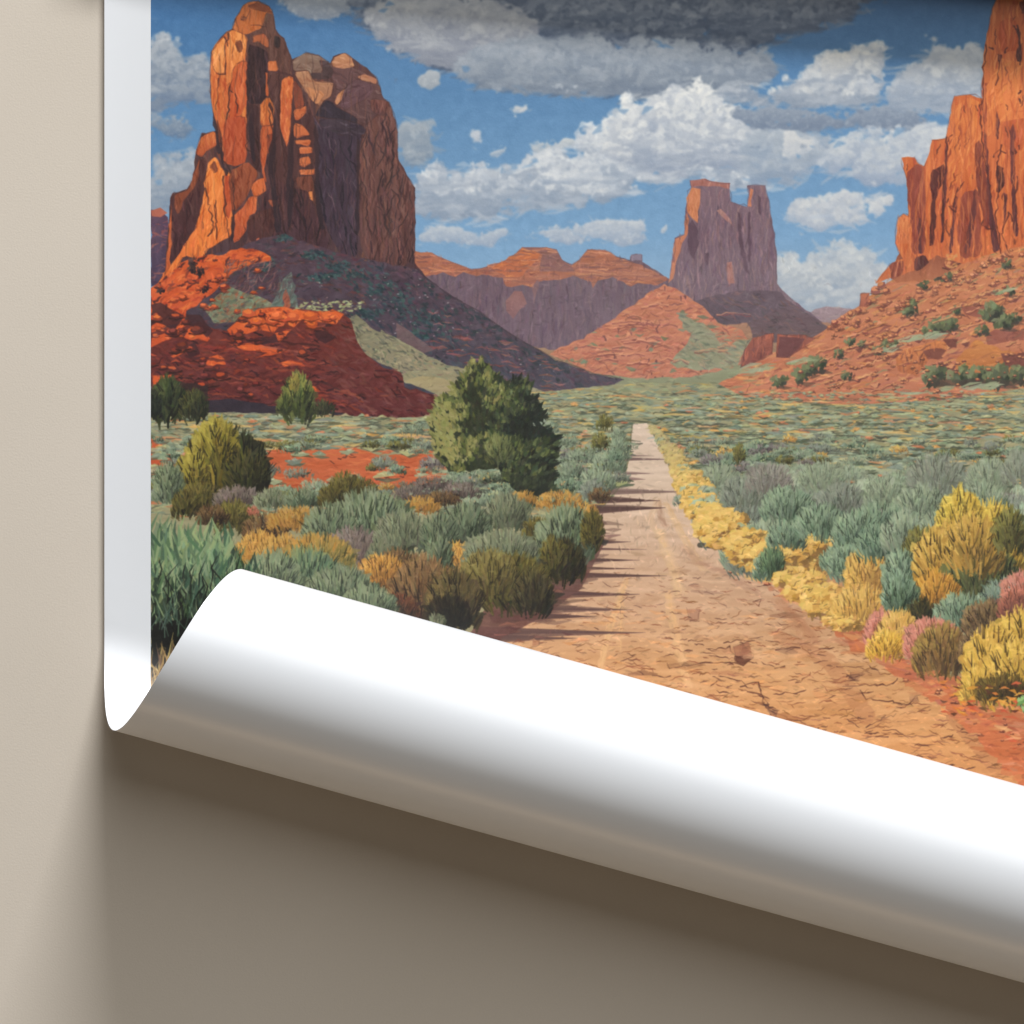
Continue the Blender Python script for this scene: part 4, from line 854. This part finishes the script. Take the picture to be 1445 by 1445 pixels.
    for pts in (((90, 1130), (110, 1190), (130, 1260), (180, 1290)), ((520, 1150), (640, 1145), (780, 1135), (800, 1110)), ((610, 1170), (640, 1210), (720, 1220), (880, 1250)), ((830, 1110), (930, 1090), (980, 1070)), ((805, 1405), (900, 1410), (1000, 1400)), ((400, 960), (470, 955)), ((520, 890), (600, 885)), ((490, 1050), (620, 1050)), ((180, 965), (300, 955)), ((720, 1310), (800, 1290)), ((640, 1360), (740, 1300)),
                ((540, 1100), (640, 1085), (560, 1110), (600, 1120)), ((860, 1240), (890, 1200), (930, 1190)), ((800, 1330), (900, 1320)), ((1050, 1270), (1100, 1280)), ((600, 1310), (640, 1312)), ((1300, 1390), (1380, 1390)), ((1350, 1430), (1430, 1420)), ((60, 1160), (0, 1150)), ((640, 1415), (750, 1405))):
        wob(K(*pts), (78, 46, 38), .85, .85)
    for pl_, cc in ((J((1030, 1130), (1110, 1100), (1125, 1170), (1080, 1185), (1040, 1180)), (152, 100, 74)), (J((1035, 1180), (1130, 1185), (1080, 1225), (1040, 1215)), (92, 54, 42)), (J((790, 930), (860, 940), (850, 990), (810, 1000)), (140, 92, 78)), (J((880, 1390), (930, 1370), (965, 1410), (930, 1420)), (150, 90, 62)), (J((0, 1090), (40, 1090), (40, 1120), (0, 1130)), (140, 80, 62)),
                    (K((560, 1080), (630, 1085), (600, 1120), (550, 1115)), (112, 74, 66)), (K((860, 1190), (900, 1180), (910, 1230), (870, 1240)), (100, 62, 56)), (K((140, 1270), (190, 1275), (180, 1310), (150, 1300)), (100, 66, 54)), (K((0, 920), (60, 980), (60, 1010), (0, 1010)), (112, 68, 54))):
        big = cc in ((152, 100, 74), (92, 54, 42)); fill(pl_, cc, None, 9, rg=1.4, alpha=.8 if big else .35); edge(pl_, (70, 42, 36), .8, .7 if big else .4)
    # red earth beside the track, right foreground
    mk = fill(K((480, 800), (700, 950), (900, 1050), (1090, 1100), (1200, 1180), (1445, 1200), (2900, 1500), (2900, 2200), (1445, 1700), (1200, 1400), (1060, 1270), (900, 1180), (640, 980), (480, 880)), (188, 106, 70), (192, 102, 62), 14, N_h, 6, .8)
    hatch(mk, 260, [(198, 110, 70), (170, 84, 56), (206, 124, 80), (188, 82, 52)], 22, 2.2, .15, .3); cracks(mk, 80, (96, 48, 40), 18, .1, 1.1)
    for _ in range(420):
        y = U(790, 1180); x = tk_r(y) + rng.normal() * (10 + (y - 790) * .07)
        dab(x, y, U(8, 30), U(1.4, 4), rng.normal() * .15 + .1, jit([(198, 128, 86), (188, 106, 72), (206, 146, 100), (170, 100, 74), (182, 120, 88)][rng.integers(5)], 8), .7)
    for _ in range(70):
        y = U(800, 1120); x = tk_r(y) + rng.normal() * 20; boulder(x, y, U(1.5, 5), (208, 140, 98), (122, 70, 56), .5)
    # pools of worn colour, so that the crust is never one tone
    for _ in range(260):
        y = U(690, 1120); x = U(tk_l(y), tk_r(y)); s = (y - 600) / 300
        dab(x, y, U(16, 60) * s, U(3, 7) * s, rng.normal() * .08, C[int(min(H - 1, y - OY)), int(min(W - 1, max(0, x - OX)))] + [-14, -9, 9, 13][rng.integers(4)] * np.array([1, 1.05, 1.1]), .4, None, .1)
    # shadows across the track
    for yl, L, wd, al in ((643, 24, 2, .5), (648, 48, 2.6, .85), (668, 30, 2.5, .7), (676, 20, 4, .6), (694, 92, 4, .85), (706, 62, 5, .8), (716, 78, 6, .85), (752, 40, 2.5, .5), (764, 70, 5, .8), (775, 104, 3, .75), (790, 110, 6, .85), (802, 116, 5, .8), (812, 170, 6.5, .9), (826, 40, 5, .7), (838, 150, 7, .85), (848, 60, 8, .7), (860, 160, 6, .9), (869, 120, 9, .85), (892, 210, 7, .9), (900, 120, 8, .7)):
        xa = tk_l(yl) - (22 if yl > 740 else 4)
        c = (88, 64, 60) if yl > 700 else (118, 94, 88)
        for t in range(3):
            o = rng.normal() * wd * .35; f = U(.75, 1.02) if t else 1
            seg([(xa - 10, yl + o), (xa + L * .45 * f, yl + o * .6), (xa + L * f + 14, yl + wd * .1)], [wd * U(.6, 1), wd * U(.4, .65), .2], jit(c, 4), al * .8)
    fill([(782, 808), (838, 740), (850, 724), (852, 770), (820, 830), (780, 862), (700, 905), (660, 900), (690, 850)], (104, 72, 66), (98, 62, 56), 10, alpha=.85)
    for _ in range(60):
        y = U(735, 880); x = tk_l(y) + U(-14, 26 + (y - 735) * .3); dab(x, y, U(20, 60), U(2, 5), rng.normal() * .04, jit((100, 74, 66), 6), .5)
    hatch(mask([(690, 850), (780, 800), (800, 850), (740, 880), (840, 890), (700, 915)]), 50, [(128, 84, 72), (88, 58, 54), (146, 92, 74)], 22, 1.8, .05, .15)
    edge([(tk_l(y) - 1, y) for y in range(600, 730, 9)], (96, 92, 70), 1.6, .7, .9, False)

    # ---- scrub on the plain
    SAGE = ((160, 170, 140), (122, 134, 110), (76, 84, 70))
    TEAL = ((152, 168, 136), (112, 130, 106), (48, 58, 48))
    GREY = ((146, 150, 132), (114, 119, 106), (74, 77, 68))
    OLIV = ((140, 132, 70), (98, 94, 54), (46, 44, 30))
    GOLD = ((218, 180, 102), (196, 150, 78), (134, 102, 60))
    BRWN = ((150, 122, 84), (104, 84, 60), (48, 38, 32))
    LILA = ((148, 138, 132), (118, 108, 104), (74, 66, 66))
    PINK = ((206, 142, 122), (184, 114, 94), (116, 74, 58))
    def tuft(cx, by, w, h, pal, blade=1., dens=1., dark=True, side=.9, alpha=.92, spread=1.):
        """a mound of blades: shaded at its foot and on its right, sunlit at the upper left"""
        lt, md, dk = map(col, pal)
        bw = max(.5, .014 * h + .33) * blade
        if dark:
            for _ in range(int(5 + w * .12)):
                dab(cx + U(-.3, .32) * w, by - h * U(.08, .32), w * U(.1, .24), h * U(.06, .13), rng.normal() * .3, jit(dk * .85, 4), .85)
        for _ in range(int(10 + w * h * .02)):                 # the soft mass of leaves behind the blades
            a = U(0, 2 * PI); q = math.sqrt(U()); ux, uy = math.cos(a) * q, math.sin(a) * q
            t = .5 - uy * .35 - ux * .2 * side + rng.normal() * .14
            c = md + (lt - md) * min(1, (t - .5) * 2) if t > .5 else dk + (md - dk) * max(0, t) * 2
            dab(cx + ux * w * .46, by - h * (.42 - uy * .4), w * U(.06, .16) + 2, h * U(.03, .07) + .7, -PI / 2 + ux * .8 + rng.normal() * .7, jit(c, 6), .75)
        n = int((16 + w * h * .058 / max(.9, bw)) * dens)
        rows = []
        for _ in range(n):
            u = U(-1, 1); v = U() ** .8
            rows.append((1 - v + rng.normal() * .06, u, v))
        rows.sort()
        for _, u, v in rows:                                   # high blades first, lower ones over them
            v2 = 1 - _
            env = math.sqrt(max(0, 1 - u * u * .9))
            tx = cx + u * w * .5; ty = by - h * env * (.12 + .88 * min(1, max(0, v2)))
            L = h * U(.2, .42) * (.6 + .4 * env)
            a = -PI / 2 + u * .62 * spread + rng.normal() * .16
            lit = .62 * min(1, max(0, v2)) + .25 * (-u) * side + .22 + rng.normal() * .17
            c = md + (lt - md) * min(1, (lit - .5) * 2) if lit > .5 else dk + (md - dk) * max(0, lit) * 2
            bx, by_ = tx - math.cos(a) * L, ty - math.sin(a) * L
            mx, my = (tx + bx) / 2 + rng.normal() * L * .07, (ty + by_) / 2
            seg([(bx, by_), (mx, my), (tx, ty)], [bw * .8, bw * U(.8, 1.25), bw * .25], jit(c, 6), alpha)
        for _ in range(int(n * .16)):                          # ink between the blades
            u = U(-.8, .9); v = U(.1, .8); a = -PI / 2 + u * .6 + rng.normal() * .2
            L = h * U(.1, .24); x = cx + u * w * .5; y = by - h * v * math.sqrt(max(0, 1 - u * u))
            seg([(x, y), (x + math.cos(a) * L, y + math.sin(a) * L)], [bw * .5, bw * .2], jit(dk * .7, 4), .75)
    def mop(x, y, r, pal):
        """a soft rounded flowering clump"""
        lt, md, dk = pal
        dab(x + r * .2, y + r * .55, r * 1.7, r * .16, .05, jit(dk, 5), .5)
        for _ in range(int(14 + r * 2.6)):
            a = U(0, 2 * PI); q = math.sqrt(U()) * r
            ux, uy = math.cos(a) * q * 1.25, math.sin(a) * q * .75
            t = (-ux * .5 - uy * 1.3) / r + rng.normal() * .3
            dab(x + ux, y + uy, U(.25, .6) * r + 1, U(.1, .2) * r + .5, rng.normal() * .7 - .5, jit(lt if t > .25 else md if t > -.45 else dk, 7), .85)
        for _ in range(int(r * .35)):
            crack(x + U(-r, r), y + U(-.5, .5) * r, r * U(.3, .8), U(-1.2, .4), jit(tuple(v * .62 for v in dk), 5), .6, .5, .6)
    def fade(pal, y):
        k = min(.55, max(0, (738 - y) / 140))
        return tuple(tuple(v + (q - v) * k for v, q in zip(c, (150, 154, 128))) for c in pal)
    def pick(x, y):
        r = U()
        if x < 640 and y < 660: return [SAGE, GREY, TEAL, OLIV][rng.integers(4)]
        if r < .42: return SAGE
        if r < .64: return TEAL
        if r < .8: return GREY
        if r < .88: return OLIV
        return GOLD if U() < .6 else LILA
    mounds(2300, 552, 700)
    for _ in range(1500):
        y = 553 + 130 * U() ** 1.2; x = U(213, 1800)
        if tk_l(y) - 10 < x < tk_r(y) + 6 or (x < 640 and (y < 588 or 634 < y < 690)): continue
        l = U(12, 46); s = .5 + (y - 550) * .006
        if U() < .5: wob([(x, y), (x + l * .5, y + U(-1.5, 1.5)), (x + l, y)], jit((76, 80, 66), 8), s * U(.8, 1.6), .65, None, .7)
        else: dab(x, y, l, s * U(1.4, 3), rng.normal() * .05, jit([(176, 176, 136), (160, 166, 134), (204, 170, 104), (196, 132, 92), (150, 160, 134), (128, 140, 128)][rng.integers(6)], 8), .75, None, .05)
    spots = []
    for _ in range(420):
        y = 618 + 92 * U() ** 1.2; x = U(213, 1800)
        if tk_l(y) - 8 < x < tk_r(y) + 10 or (y < 590 and x < 640) or (430 < y < 0): continue
        if 380 < x < 640 and 632 < y < 690 and U() < .85: continue
        if y < 575 + max(0, (1330 - x)) * 0 and x > 1000 and y < 572: continue
        spots.append((y, x))
    for y, x in sorted(spots):
        s = 3.2 + (y - 560) * .085
        tuft(x, y + s * .4, s * U(2.2, 4.4), s * U(.9, 1.5), pick(x, y), 1., .8)
    # sage hummocks left of the track
    for x, y, w, h, p in ((853, 605, 26, 24, OLIV), (848, 632, 30, 24, OLIV), (1043, 650, 20, 28, OLIV), (870, 622, 30, 22, SAGE), (800, 628, 40, 18, SAGE), (872, 640, 34, 26, SAGE), (820, 650, 44, 20, SAGE), (860, 664, 52, 32, SAGE), (806, 668, 46, 22, SAGE), (840, 688, 60, 30, SAGE), (795, 694, 56, 24, TEAL), (836, 704, 44, 30, GREY), (868, 650, 26, 20, TEAL),
                        (770, 610, 40, 20, SAGE), (585, 612, 50, 16, SAGE), (540, 660, 40, 20, GREY), (560, 668, 30, 14, TEAL), (525, 664, 20, 12, OLIV), (610, 660, 40, 18, LILA), (590, 640, 30, 12, SAGE)):
        tuft(x, y, w, h, p, 1., 1.2)
    # dark bushes along the foot of the ridge
    for gx, gy, w, h, p in ((100, 1040, 50, 64, ((84, 92, 52), (52, 60, 40), (26, 28, 24))), (230, 1045, 46, 44, ((92, 92, 50), (56, 60, 40), (28, 30, 26))), (25, 1030, 24, 40, ((60, 66, 44), (40, 46, 36), (22, 24, 22))), (760, 1035, 52, 66, ((142, 142, 74), (84, 92, 52), (40, 44, 32))), (740, 900, 16, 26, ((160, 146, 74), (134, 120, 60), (84, 80, 46))), (890, 1030, 34, 24, ((84, 86, 54), (60, 62, 44), (38, 38, 34))), (690, 1020, 24, 30, ((110, 116, 62), (70, 78, 46), (36, 40, 30)))):
        (px_, py_), = E((gx, gy)); tuft(px_, py_, w, h, p, 1.3, 1.3)
    # ochre bush on the left
    OCH = ((176, 160, 74), (128, 114, 48), (40, 38, 24))
    tuft(328, 695, 108, 100, ((70, 72, 44), (46, 46, 30), (24, 24, 18)), 1.3, 1.2)
    tuft(300, 700, 92, 110, OCH, 1.4, 1.2); tuft(306, 650, 62, 70, OCH, 1.3, 1.1); tuft(272, 690, 50, 62, OCH, 1.4, 1.2)
    tuft(346, 690, 66, 62, ((92, 86, 44), (56, 54, 32), (26, 26, 18)), 1.4, 1.1)
    # junipers in the middle
    def juniper(poly, lt, md, dk, n, mid):
        m2 = fill(poly, dk, None, 8, rg=2.5)
        p = np.array(poly); x0, y0 = p.min(0); x1, y1 = p.max(0)
        ms = m2
        for _ in range(n):
            x, y = U(x0 - 3, x1 + 3), U(y0 - 3, y1 + 3)
            xi, yi = int(x - OX) - ms[0], int(y - OY) - ms[1]
            if not (0 <= xi < ms[4].shape[1] and 0 <= yi < ms[4].shape[0]) or ms[4][yi, xi] < .5: continue
            f = N_s[int(y - OY), int(x - OX)] - .5 + (N_c[int(y - OY), int(x - OX)] - .5) * 1.6
            lit = .5 - (x - mid) / (x1 - x0) * .85 - (y - (y0 + y1) / 2) / (y1 - y0) * .25 + f * 1.7 + rng.normal() * .16
            c = lt if lit > .74 else md if lit > .36 else dk
            a = -PI / 2 + (x - mid) / (x1 - x0) * 1.3 + rng.normal() * .3
            L = U(5, 11)
            seg([(x, y), (x + math.cos(a) * L * .5 + rng.normal(), y + math.sin(a) * L * .5), (x + math.cos(a) * L, y + math.sin(a) * L)], [1.3, U(1.4, 2.4), .3], jit(c, 7), .9)
    j1 = F((165, 1065), (195, 960), (265, 935), (295, 870), (355, 805), (378, 757), (395, 775), (425, 745), (470, 775), (500, 830), (545, 840), (575, 890), (600, 1000), (580, 1200), (560, 1300), (380, 1310), (260, 1325), (200, 1240))
    juniper(j1, (142, 138, 84), (96, 100, 58), (50, 55, 38), 2000, 590 + 86)
    j2 = F((575, 880), (595, 848), (650, 842), (692, 880), (690, 925), (738, 985), (762, 1050), (748, 1085), (822, 1140), (815, 1230), (800, 1330), (795, 1400), (770, 1440), (660, 1440), (540, 1370), (505, 1280), (460, 1180), (470, 1090), (520, 1000))
    juniper(j2, (96, 102, 62), (60, 68, 46), (36, 42, 34), 2000, 712)
    tuft(*F((520, 1260))[0], 44, 40, ((130, 132, 82), (92, 98, 62), (52, 56, 42)), 1.3, 1.)
    for gx, gy in ((700, 1080), (735, 1075), (755, 1060)): (px_, py_), = F((gx, gy)); dab(px_, py_, 5, 1.6, 1, (160, 168, 150), .9)
    fill(I((920, 230), (1000, 320), (1100, 365), (1175, 355), (1200, 230), (1060, 260)), (46, 50, 40), None, 6, alpha=.5)

    # ---- near scrub, left of the track (back to front)
    near = [(505, 700, 60, 30, OLIV), (486, 698, 46, 36, OLIV), (570, 694, 40, 16, GREY), (610, 690, 60, 20, LILA), (650, 700, 60, 22, LILA), (580, 705, 60, 22, LILA), (690, 680, 40, 16, TEAL), (625, 712, 56, 22, BRWN), (545, 690, 24, 10, GOLD),
            (285, 715, 60, 40, OLIV), (238, 702, 46, 56, TEAL), (335, 712, 74, 30, LILA), (382, 716, 52, 32, SAGE), (425, 714, 56, 30, TEAL), (470, 712, 46, 34, OLIV), (330, 745, 60, 44, OLIV), (262, 726, 44, 40, OLIV), (300, 738, 50, 30, BRWN), (357, 727, 20, 15, PINK),
            (590, 722, 70, 24, GOLD), (740, 712, 40, 22, GOLD), (790, 716, 70, 26, GOLD), (826, 730, 40, 24, GOLD), (846, 706, 34, 20, BRWN), (715, 744, 74, 54, SAGE), (655, 760, 84, 56, TEAL), (760, 762, 50, 36, OLIV), (800, 785, 92, 80, TEAL), (836, 766, 36, 52, OLIV),
            (375, 760, 70, 40, BRWN), (420, 745, 90, 34, GOLD), (365, 790, 70, 46, GOLD), (520, 768, 140, 82, TEAL), (465, 775, 84, 70, TEAL), (500, 790, 90, 52, LILA), (570, 772, 90, 56, SAGE), (620, 770, 60, 50, TEAL),
            (795, 815, 66, 60, ((96, 92, 56), (64, 62, 42), (34, 34, 28))), (780, 800, 44, 50, OLIV), (645, 800, 60, 40, GOLD), (620, 806, 40, 60, TEAL), (708, 790, 110, 46, SAGE), (705, 806, 112, 60, SAGE), (728, 852, 110, 76, OLIV), (690, 836, 90, 66, ((148, 140, 86), (112, 104, 62), (62, 58, 42))), (752, 860, 60, 60, ((92, 86, 56), (62, 58, 42), (30, 30, 26))),
            (400, 800, 90, 50, GOLD), (450, 808, 110, 60, ((206, 160, 84), (150, 136, 80), (84, 88, 58))), (535, 800, 40, 44, SAGE), (560, 830, 86, 60, BRWN), (540, 826, 74, 50, ((222, 176, 96), (170, 126, 66), (90, 66, 46))), (600, 870, 110, 92, BRWN), (640, 880, 84, 84, ((130, 116, 72), (86, 78, 54), (38, 34, 28))), (632, 884, 70, 50, ((70, 62, 44), (44, 40, 32), (22, 22, 20))), (560, 880, 70, 50, ((140, 84, 60), (92, 62, 48), (40, 34, 30))),
            (430, 850, 120, 84, ((154, 172, 124), (104, 134, 112), (50, 66, 56))), (480, 868, 120, 76, TEAL), (520, 880, 90, 60, TEAL), (385, 850, 90, 80, TEAL), (615, 890, 30, 28, SAGE)]
    for x, y, w, h, p in near:
        p = tuple(tuple(v * q for v, q in zip(c, (.9, .86, .82))) for c in p); b_ = U(.9, 1.08); p = tuple(tuple(v * b_ for v in c) for c in p)
        for _ in range(5): dab(x + U(-.2, .5) * w, y - h * U(0, .2), w * U(.15, .35), h * U(.04, .1), rng.normal() * .2, jit((44, 42, 34), 5), .7)
        tuft(x, y, w, h, p, 1.1, 1.25)
    # blades of the big sage in the corner
    fill([(213, 790), (260, 770), (330, 800), (360, 830), (330, 1000), (213, 1000)], (20, 24, 20), (12, 14, 12), 5, rg=3)
    def blades(n, xa, xb, ya, yb, L, w, cols, lean=0., aj=.2):
        for _ in range(n):
            x, y = U(xa, xb), U(ya, yb); a = -PI / 2 + lean + rng.normal() * aj; l = L * U(.5, 1.2)
            b = rng.normal() * .15 * l
            seg([(x, y), (x + math.cos(a) * l * .5 + b, y + math.sin(a) * l * .5), (x + math.cos(a) * l, y + math.sin(a) * l)], [w * .7, w * U(.7, 1.2), .3], jit(cols[rng.integers(len(cols))], 7), .92)
    blades(70, 213, 340, 880, 960, 46, 1.6, [(40, 50, 42), (54, 66, 54), (26, 32, 28)])
    blades(190, 213, 352, 830, 890, 50, 2.2, [(42, 56, 44), (56, 72, 54), (28, 36, 28), (72, 86, 62)])
    blades(150, 213, 335, 790, 850, 46, 2.6, [(88, 110, 82), (68, 90, 70), (110, 126, 88), (48, 64, 50)])
    blades(150, 213, 318, 768, 815, 44, 2.6, [(122, 144, 106), (98, 124, 92), (142, 158, 112), (76, 100, 78)])
    blades(70, 300, 356, 812, 860, 44, 2.2, [(72, 98, 78), (96, 118, 86), (50, 70, 56)], .15)
    blades(60, 213, 345, 800, 900, 34, .9, [(140, 158, 118), (156, 164, 126)])
    blades(80, 213, 345, 810, 920, 36, 1., [(16, 20, 16), (24, 30, 24)])
    fill([(213, 880), (300, 870), (340, 900), (330, 1100), (213, 1100)], (18, 20, 17), (14, 15, 13), 4, rg=3)
    blades(34, 213, 300, 860, 905, 40, 1., [(86, 104, 88), (60, 76, 64)])
    blades(80, 213, 252, 950, 1060, 60, 1.7, [(190, 162, 108), (160, 130, 84), (132, 104, 66), (206, 182, 130), (92, 70, 50)])
    blades(60, 213, 340, 1060, 1200, 60, 2, [(150, 122, 80), (110, 84, 56), (80, 90, 66)])

    # ---- right of the track: back rows of sage, then the yellow verge
    rs = np.random.default_rng(5)
    rows = []
    for _ in range(210):
        y = 668 + 130 * rs.random() ** 1.1; x = rs.uniform(975, 1790)
        if x < tk_r(y) + 34: continue
        rows.append((y, x))
    for y, x in sorted(rows):
        s = 18 + (y - 668) * .28
        r = U(); p = SAGE if r < .4 else GREY if r < .62 else TEAL if r < .88 else LILA if r < .95 else GOLD
        b_ = U(-16, 20); p = tuple(tuple(v + b_ for v in c) for c in fade(p, y))
        if U() < .5: dab(x + U(-20, 20), y + s * .4, s * U(1, 2.6), s * .24, 0, jit([(190, 128, 88), (200, 158, 98), (66, 68, 56), (58, 62, 52)][rng.integers(4)], 6), .8)
        tuft(x, y + s * .3, s * U(1.6, 2.7), s * U(.9, 1.45), p, .9, 1.15, side=.8)
    for x, y, w, h, p in ((1010, 690, 62, 40, SAGE), (1050, 712, 76, 46, GREY), (1085, 690, 70, 40, LILA), (1110, 730, 80, 50, TEAL), (1160, 690, 70, 44, SAGE), (1190, 725, 80, 50, GREY), (1320, 690, 86, 56, GREY), (1250, 715, 70, 46, SAGE), (1395, 690, 70, 50, SAGE), (1440, 680, 60, 50, GREY), (1300, 735, 90, 56, SAGE), (1385, 730, 80, 56, SAGE), (1240, 745, 86, 40, TEAL)):
        tuft(x, y, w, h, fade(p, y), .9, 1.15, side=.6)
    ver = [(y, tk_r(y) + (y - 600) * .10 + rs.uniform(0, 1) * (y - 590) * .24 + 3) for y in rs.uniform(602, 800, 150)]
    for y, x in sorted(ver):
        s = 4 + (y - 600) * .115
        mop(x, y, s * U(.6, 1.15), fade(GOLD, y + 40) if U() < .87 else fade(SAGE, y + 40))
    ver2 = [(1012, 757, 50, 40, GOLD), (1040, 775, 60, 48, GOLD), (1060, 790, 60, 40, GOLD), (1105, 800, 80, 50, GOLD), (1150, 780, 60, 40, GOLD), (1075, 815, 30, 36, TEAL), (1090, 806, 40, 40, ((130, 150, 110), (84, 104, 76), (44, 54, 42))), (1130, 830, 60, 40, GOLD), (1110, 770, 60, 40, TEAL), (1160, 755, 80, 50, TEAL), (1210, 765, 80, 50, TEAL),
            (1150, 850, 80, 44, GOLD), (1185, 802, 60, 40, TEAL), (1200, 810, 70, 46, TEAL), (1180, 870, 90, 50, GOLD), (1225, 830, 70, 66, GOLD), (1215, 880, 90, 60, GOLD), (1190, 888, 70, 30, GOLD), (1240, 785, 70, 50, ((146, 164, 132), (98, 118, 96), (46, 58, 50))), (1280, 775, 80, 60, SAGE), (1335, 760, 80, 50, SAGE), (1300, 790, 60, 50, OLIV),
            (1275, 830, 66, 62, TEAL), (1400, 800, 100, 100, ((226, 196, 96), (190, 156, 66), (104, 84, 44))), (1355, 770, 70, 90, ((222, 196, 96), (190, 154, 64), (92, 80, 44))), (1330, 830, 90, 100, ((212, 176, 92), (174, 134, 62), (84, 68, 40))), (1385, 850, 120, 90, ((120, 122, 74), (82, 84, 54), (40, 44, 36))), (1375, 800, 90, 80, ((208, 170, 86), (168, 130, 62), (78, 66, 40))), (1425, 770, 50, 60, OLIV), (1320, 868, 80, 70, ((214, 164, 76), (176, 124, 56), (84, 64, 40))),
            (1270, 862, 56, 60, ((146, 166, 138), (98, 116, 92), (44, 56, 44))), (1300, 880, 50, 40, ((90, 84, 48), (58, 54, 36), (32, 32, 26))), (1420, 860, 80, 50, ((150, 164, 140), (96, 112, 100), (42, 50, 48))), (1360, 880, 90, 50, TEAL), (1440, 850, 60, 50, PINK), (1245, 910, 56, 56, PINK), (1268, 915, 70, 60, GOLD), (1250, 925, 60, 40, ((226, 190, 96), (206, 158, 64), (120, 86, 44))),
            (1400, 890, 90, 50, BRWN), (1430, 870, 50, 40, ((176, 110, 88), (132, 84, 70), (78, 52, 48))), (1315, 925, 86, 60, PINK), (1330, 945, 90, 70, ((170, 140, 76), (130, 100, 60), (66, 52, 40))), (1380, 930, 60, 50, BRWN)]
    for x, y, w, h, p in ver2:
        if p is GOLD and h < 55: mop(x - w * .2, y - h * .35, h * .5, p); mop(x + w * .22, y - h * .28, h * .42, p); mop(x, y - h * .2, h * .36, p)
        else: tuft(x, y, w, h, p, 1.1, 1.25)
    # the big golden bush at the right edge
    GB = ((222, 184, 92), (184, 144, 64), (84, 66, 38))
    for x, y, w, h in ((1450, 960, 130, 110), (1400, 975, 90, 100), (1440, 985, 120, 90), (1380, 985, 60, 50), (1520, 960, 150, 130), (1600, 980, 150, 120), (1700, 1000, 160, 140)): tuft(x, y, w, h, GB, 1.2, 1.3)
    for x, y, w, h, p in ((1510, 820, 130, 110, TEAL), (1600, 830, 140, 110, GOLD), (1700, 840, 150, 120, SAGE), (1560, 900, 120, 90, OLIV), (1660, 910, 140, 100, TEAL), (1760, 900, 120, 110, GOLD), (1540, 1080, 150, 130, SAGE), (1680, 1120, 170, 150, GOLD)): tuft(x, y, w, h, p, 1.1, 1.2)
    tuft(1415, 985, 80, 40, ((120, 100, 50), (80, 64, 38), (44, 36, 28)), 1.1, 1.1)
    for _ in range(60):
        x, y = U(1330, 1450), U(960, 1010); dab(x, y, U(6, 16), U(1.2, 2.6), U(-.3, .5), jit([(206, 150, 66), (190, 84, 52), (214, 130, 60), (90, 56, 40)][rng.integers(4)], 8), .85)
    for x, y in ((1445, 990), (1450, 1000)): scrub(x, y, 9, (110, 150, 90), (64, 90, 62), (146, 180, 116))
    # a last pass of broken colour over the land
    for _ in range(11000):
        x, y = U(213, 1600), U(300, 1130)
        c = C[int(y - OY), int(x - OX)]
        if c[2] > c[0] + 8: continue
        a = (PI / 2 + rng.normal() * .3) if y < 400 else rng.normal() * .25 if 545 < y < 690 or (y > 690 and c[0] > 1.5 * c[2]) else -.3 + rng.normal() * .6 if y < 545 else -PI / 2 + rng.normal() * .6
        dab(x, y, U(4, 12), U(.7, 1.7), a, c * [.8, .88, 1.1, 1.18][rng.integers(4)] + rng.normal(size=3) * 2, .5)
    # fine painterly unevenness of the ink
    C += (rng.random((H, W, 1), np.float32) - .5) * 5 + (N_s[..., None] - .5) * 4
    g_ = C.mean(-1, keepdims=True)                          # the printer's profile: a little more contrast and colour
    C = 120 + (g_ + (C - g_) * .97 - 120) * 1.06 - 4
    return np.clip(C, 0, 255)

# ---------------------------------------------------------------- put the poster together
pic = paint_picture()
h_, w_ = pic.shape[:2]
img = bpy.data.images.new("desert_gouache", w_, h_)
buf = np.ones((h_, w_, 4), np.float32); buf[..., :3] = pic[::-1] / 255.
img.pixels.foreach_set(buf.ravel()); img.update(); img.pack()

poster = bpy.data.objects.new("poster", None); COL.objects.link(poster)
poster["label"] = "white-bordered poster of a desert road between red buttes, its bottom edge rolled up"
poster["category"] = "poster"
paper = paper_material()
cols_ = np.concatenate([LEFT + np.array([0., 1, 3, 6, 10, 16, 24, 34, 46, 56]), np.linspace(213, RIGHT, 110)])
sheet("flat_sheet", [(SP2, 40), (CR2, 4), (lambda u: CR1(u) - 60, 1), (CR1, 70), (SP1, 1)], cols_, paper, poster, caps=(False, False))
re_ = sheet("rolled_edge", [(SP1, 260), (BOT, 1)], cols_, paper, poster, caps=(False, True))
re_["label"] = "plain white back of the sheet, rolled into a tube"
sheet("rolled_edge", [(TOP, 70), (SP2, 1)], cols_, paper, poster, caps=(True, False))
inkc = np.linspace(PX0, min(PX1, RIGHT - 65), 130)
ink = print_material(img)
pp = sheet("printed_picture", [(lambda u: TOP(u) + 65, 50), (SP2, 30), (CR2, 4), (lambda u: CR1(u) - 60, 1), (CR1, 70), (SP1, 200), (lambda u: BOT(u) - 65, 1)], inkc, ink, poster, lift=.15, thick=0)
pp["label"] = "gouache print of red buttes, clouds and a dusty track through sagebrush"
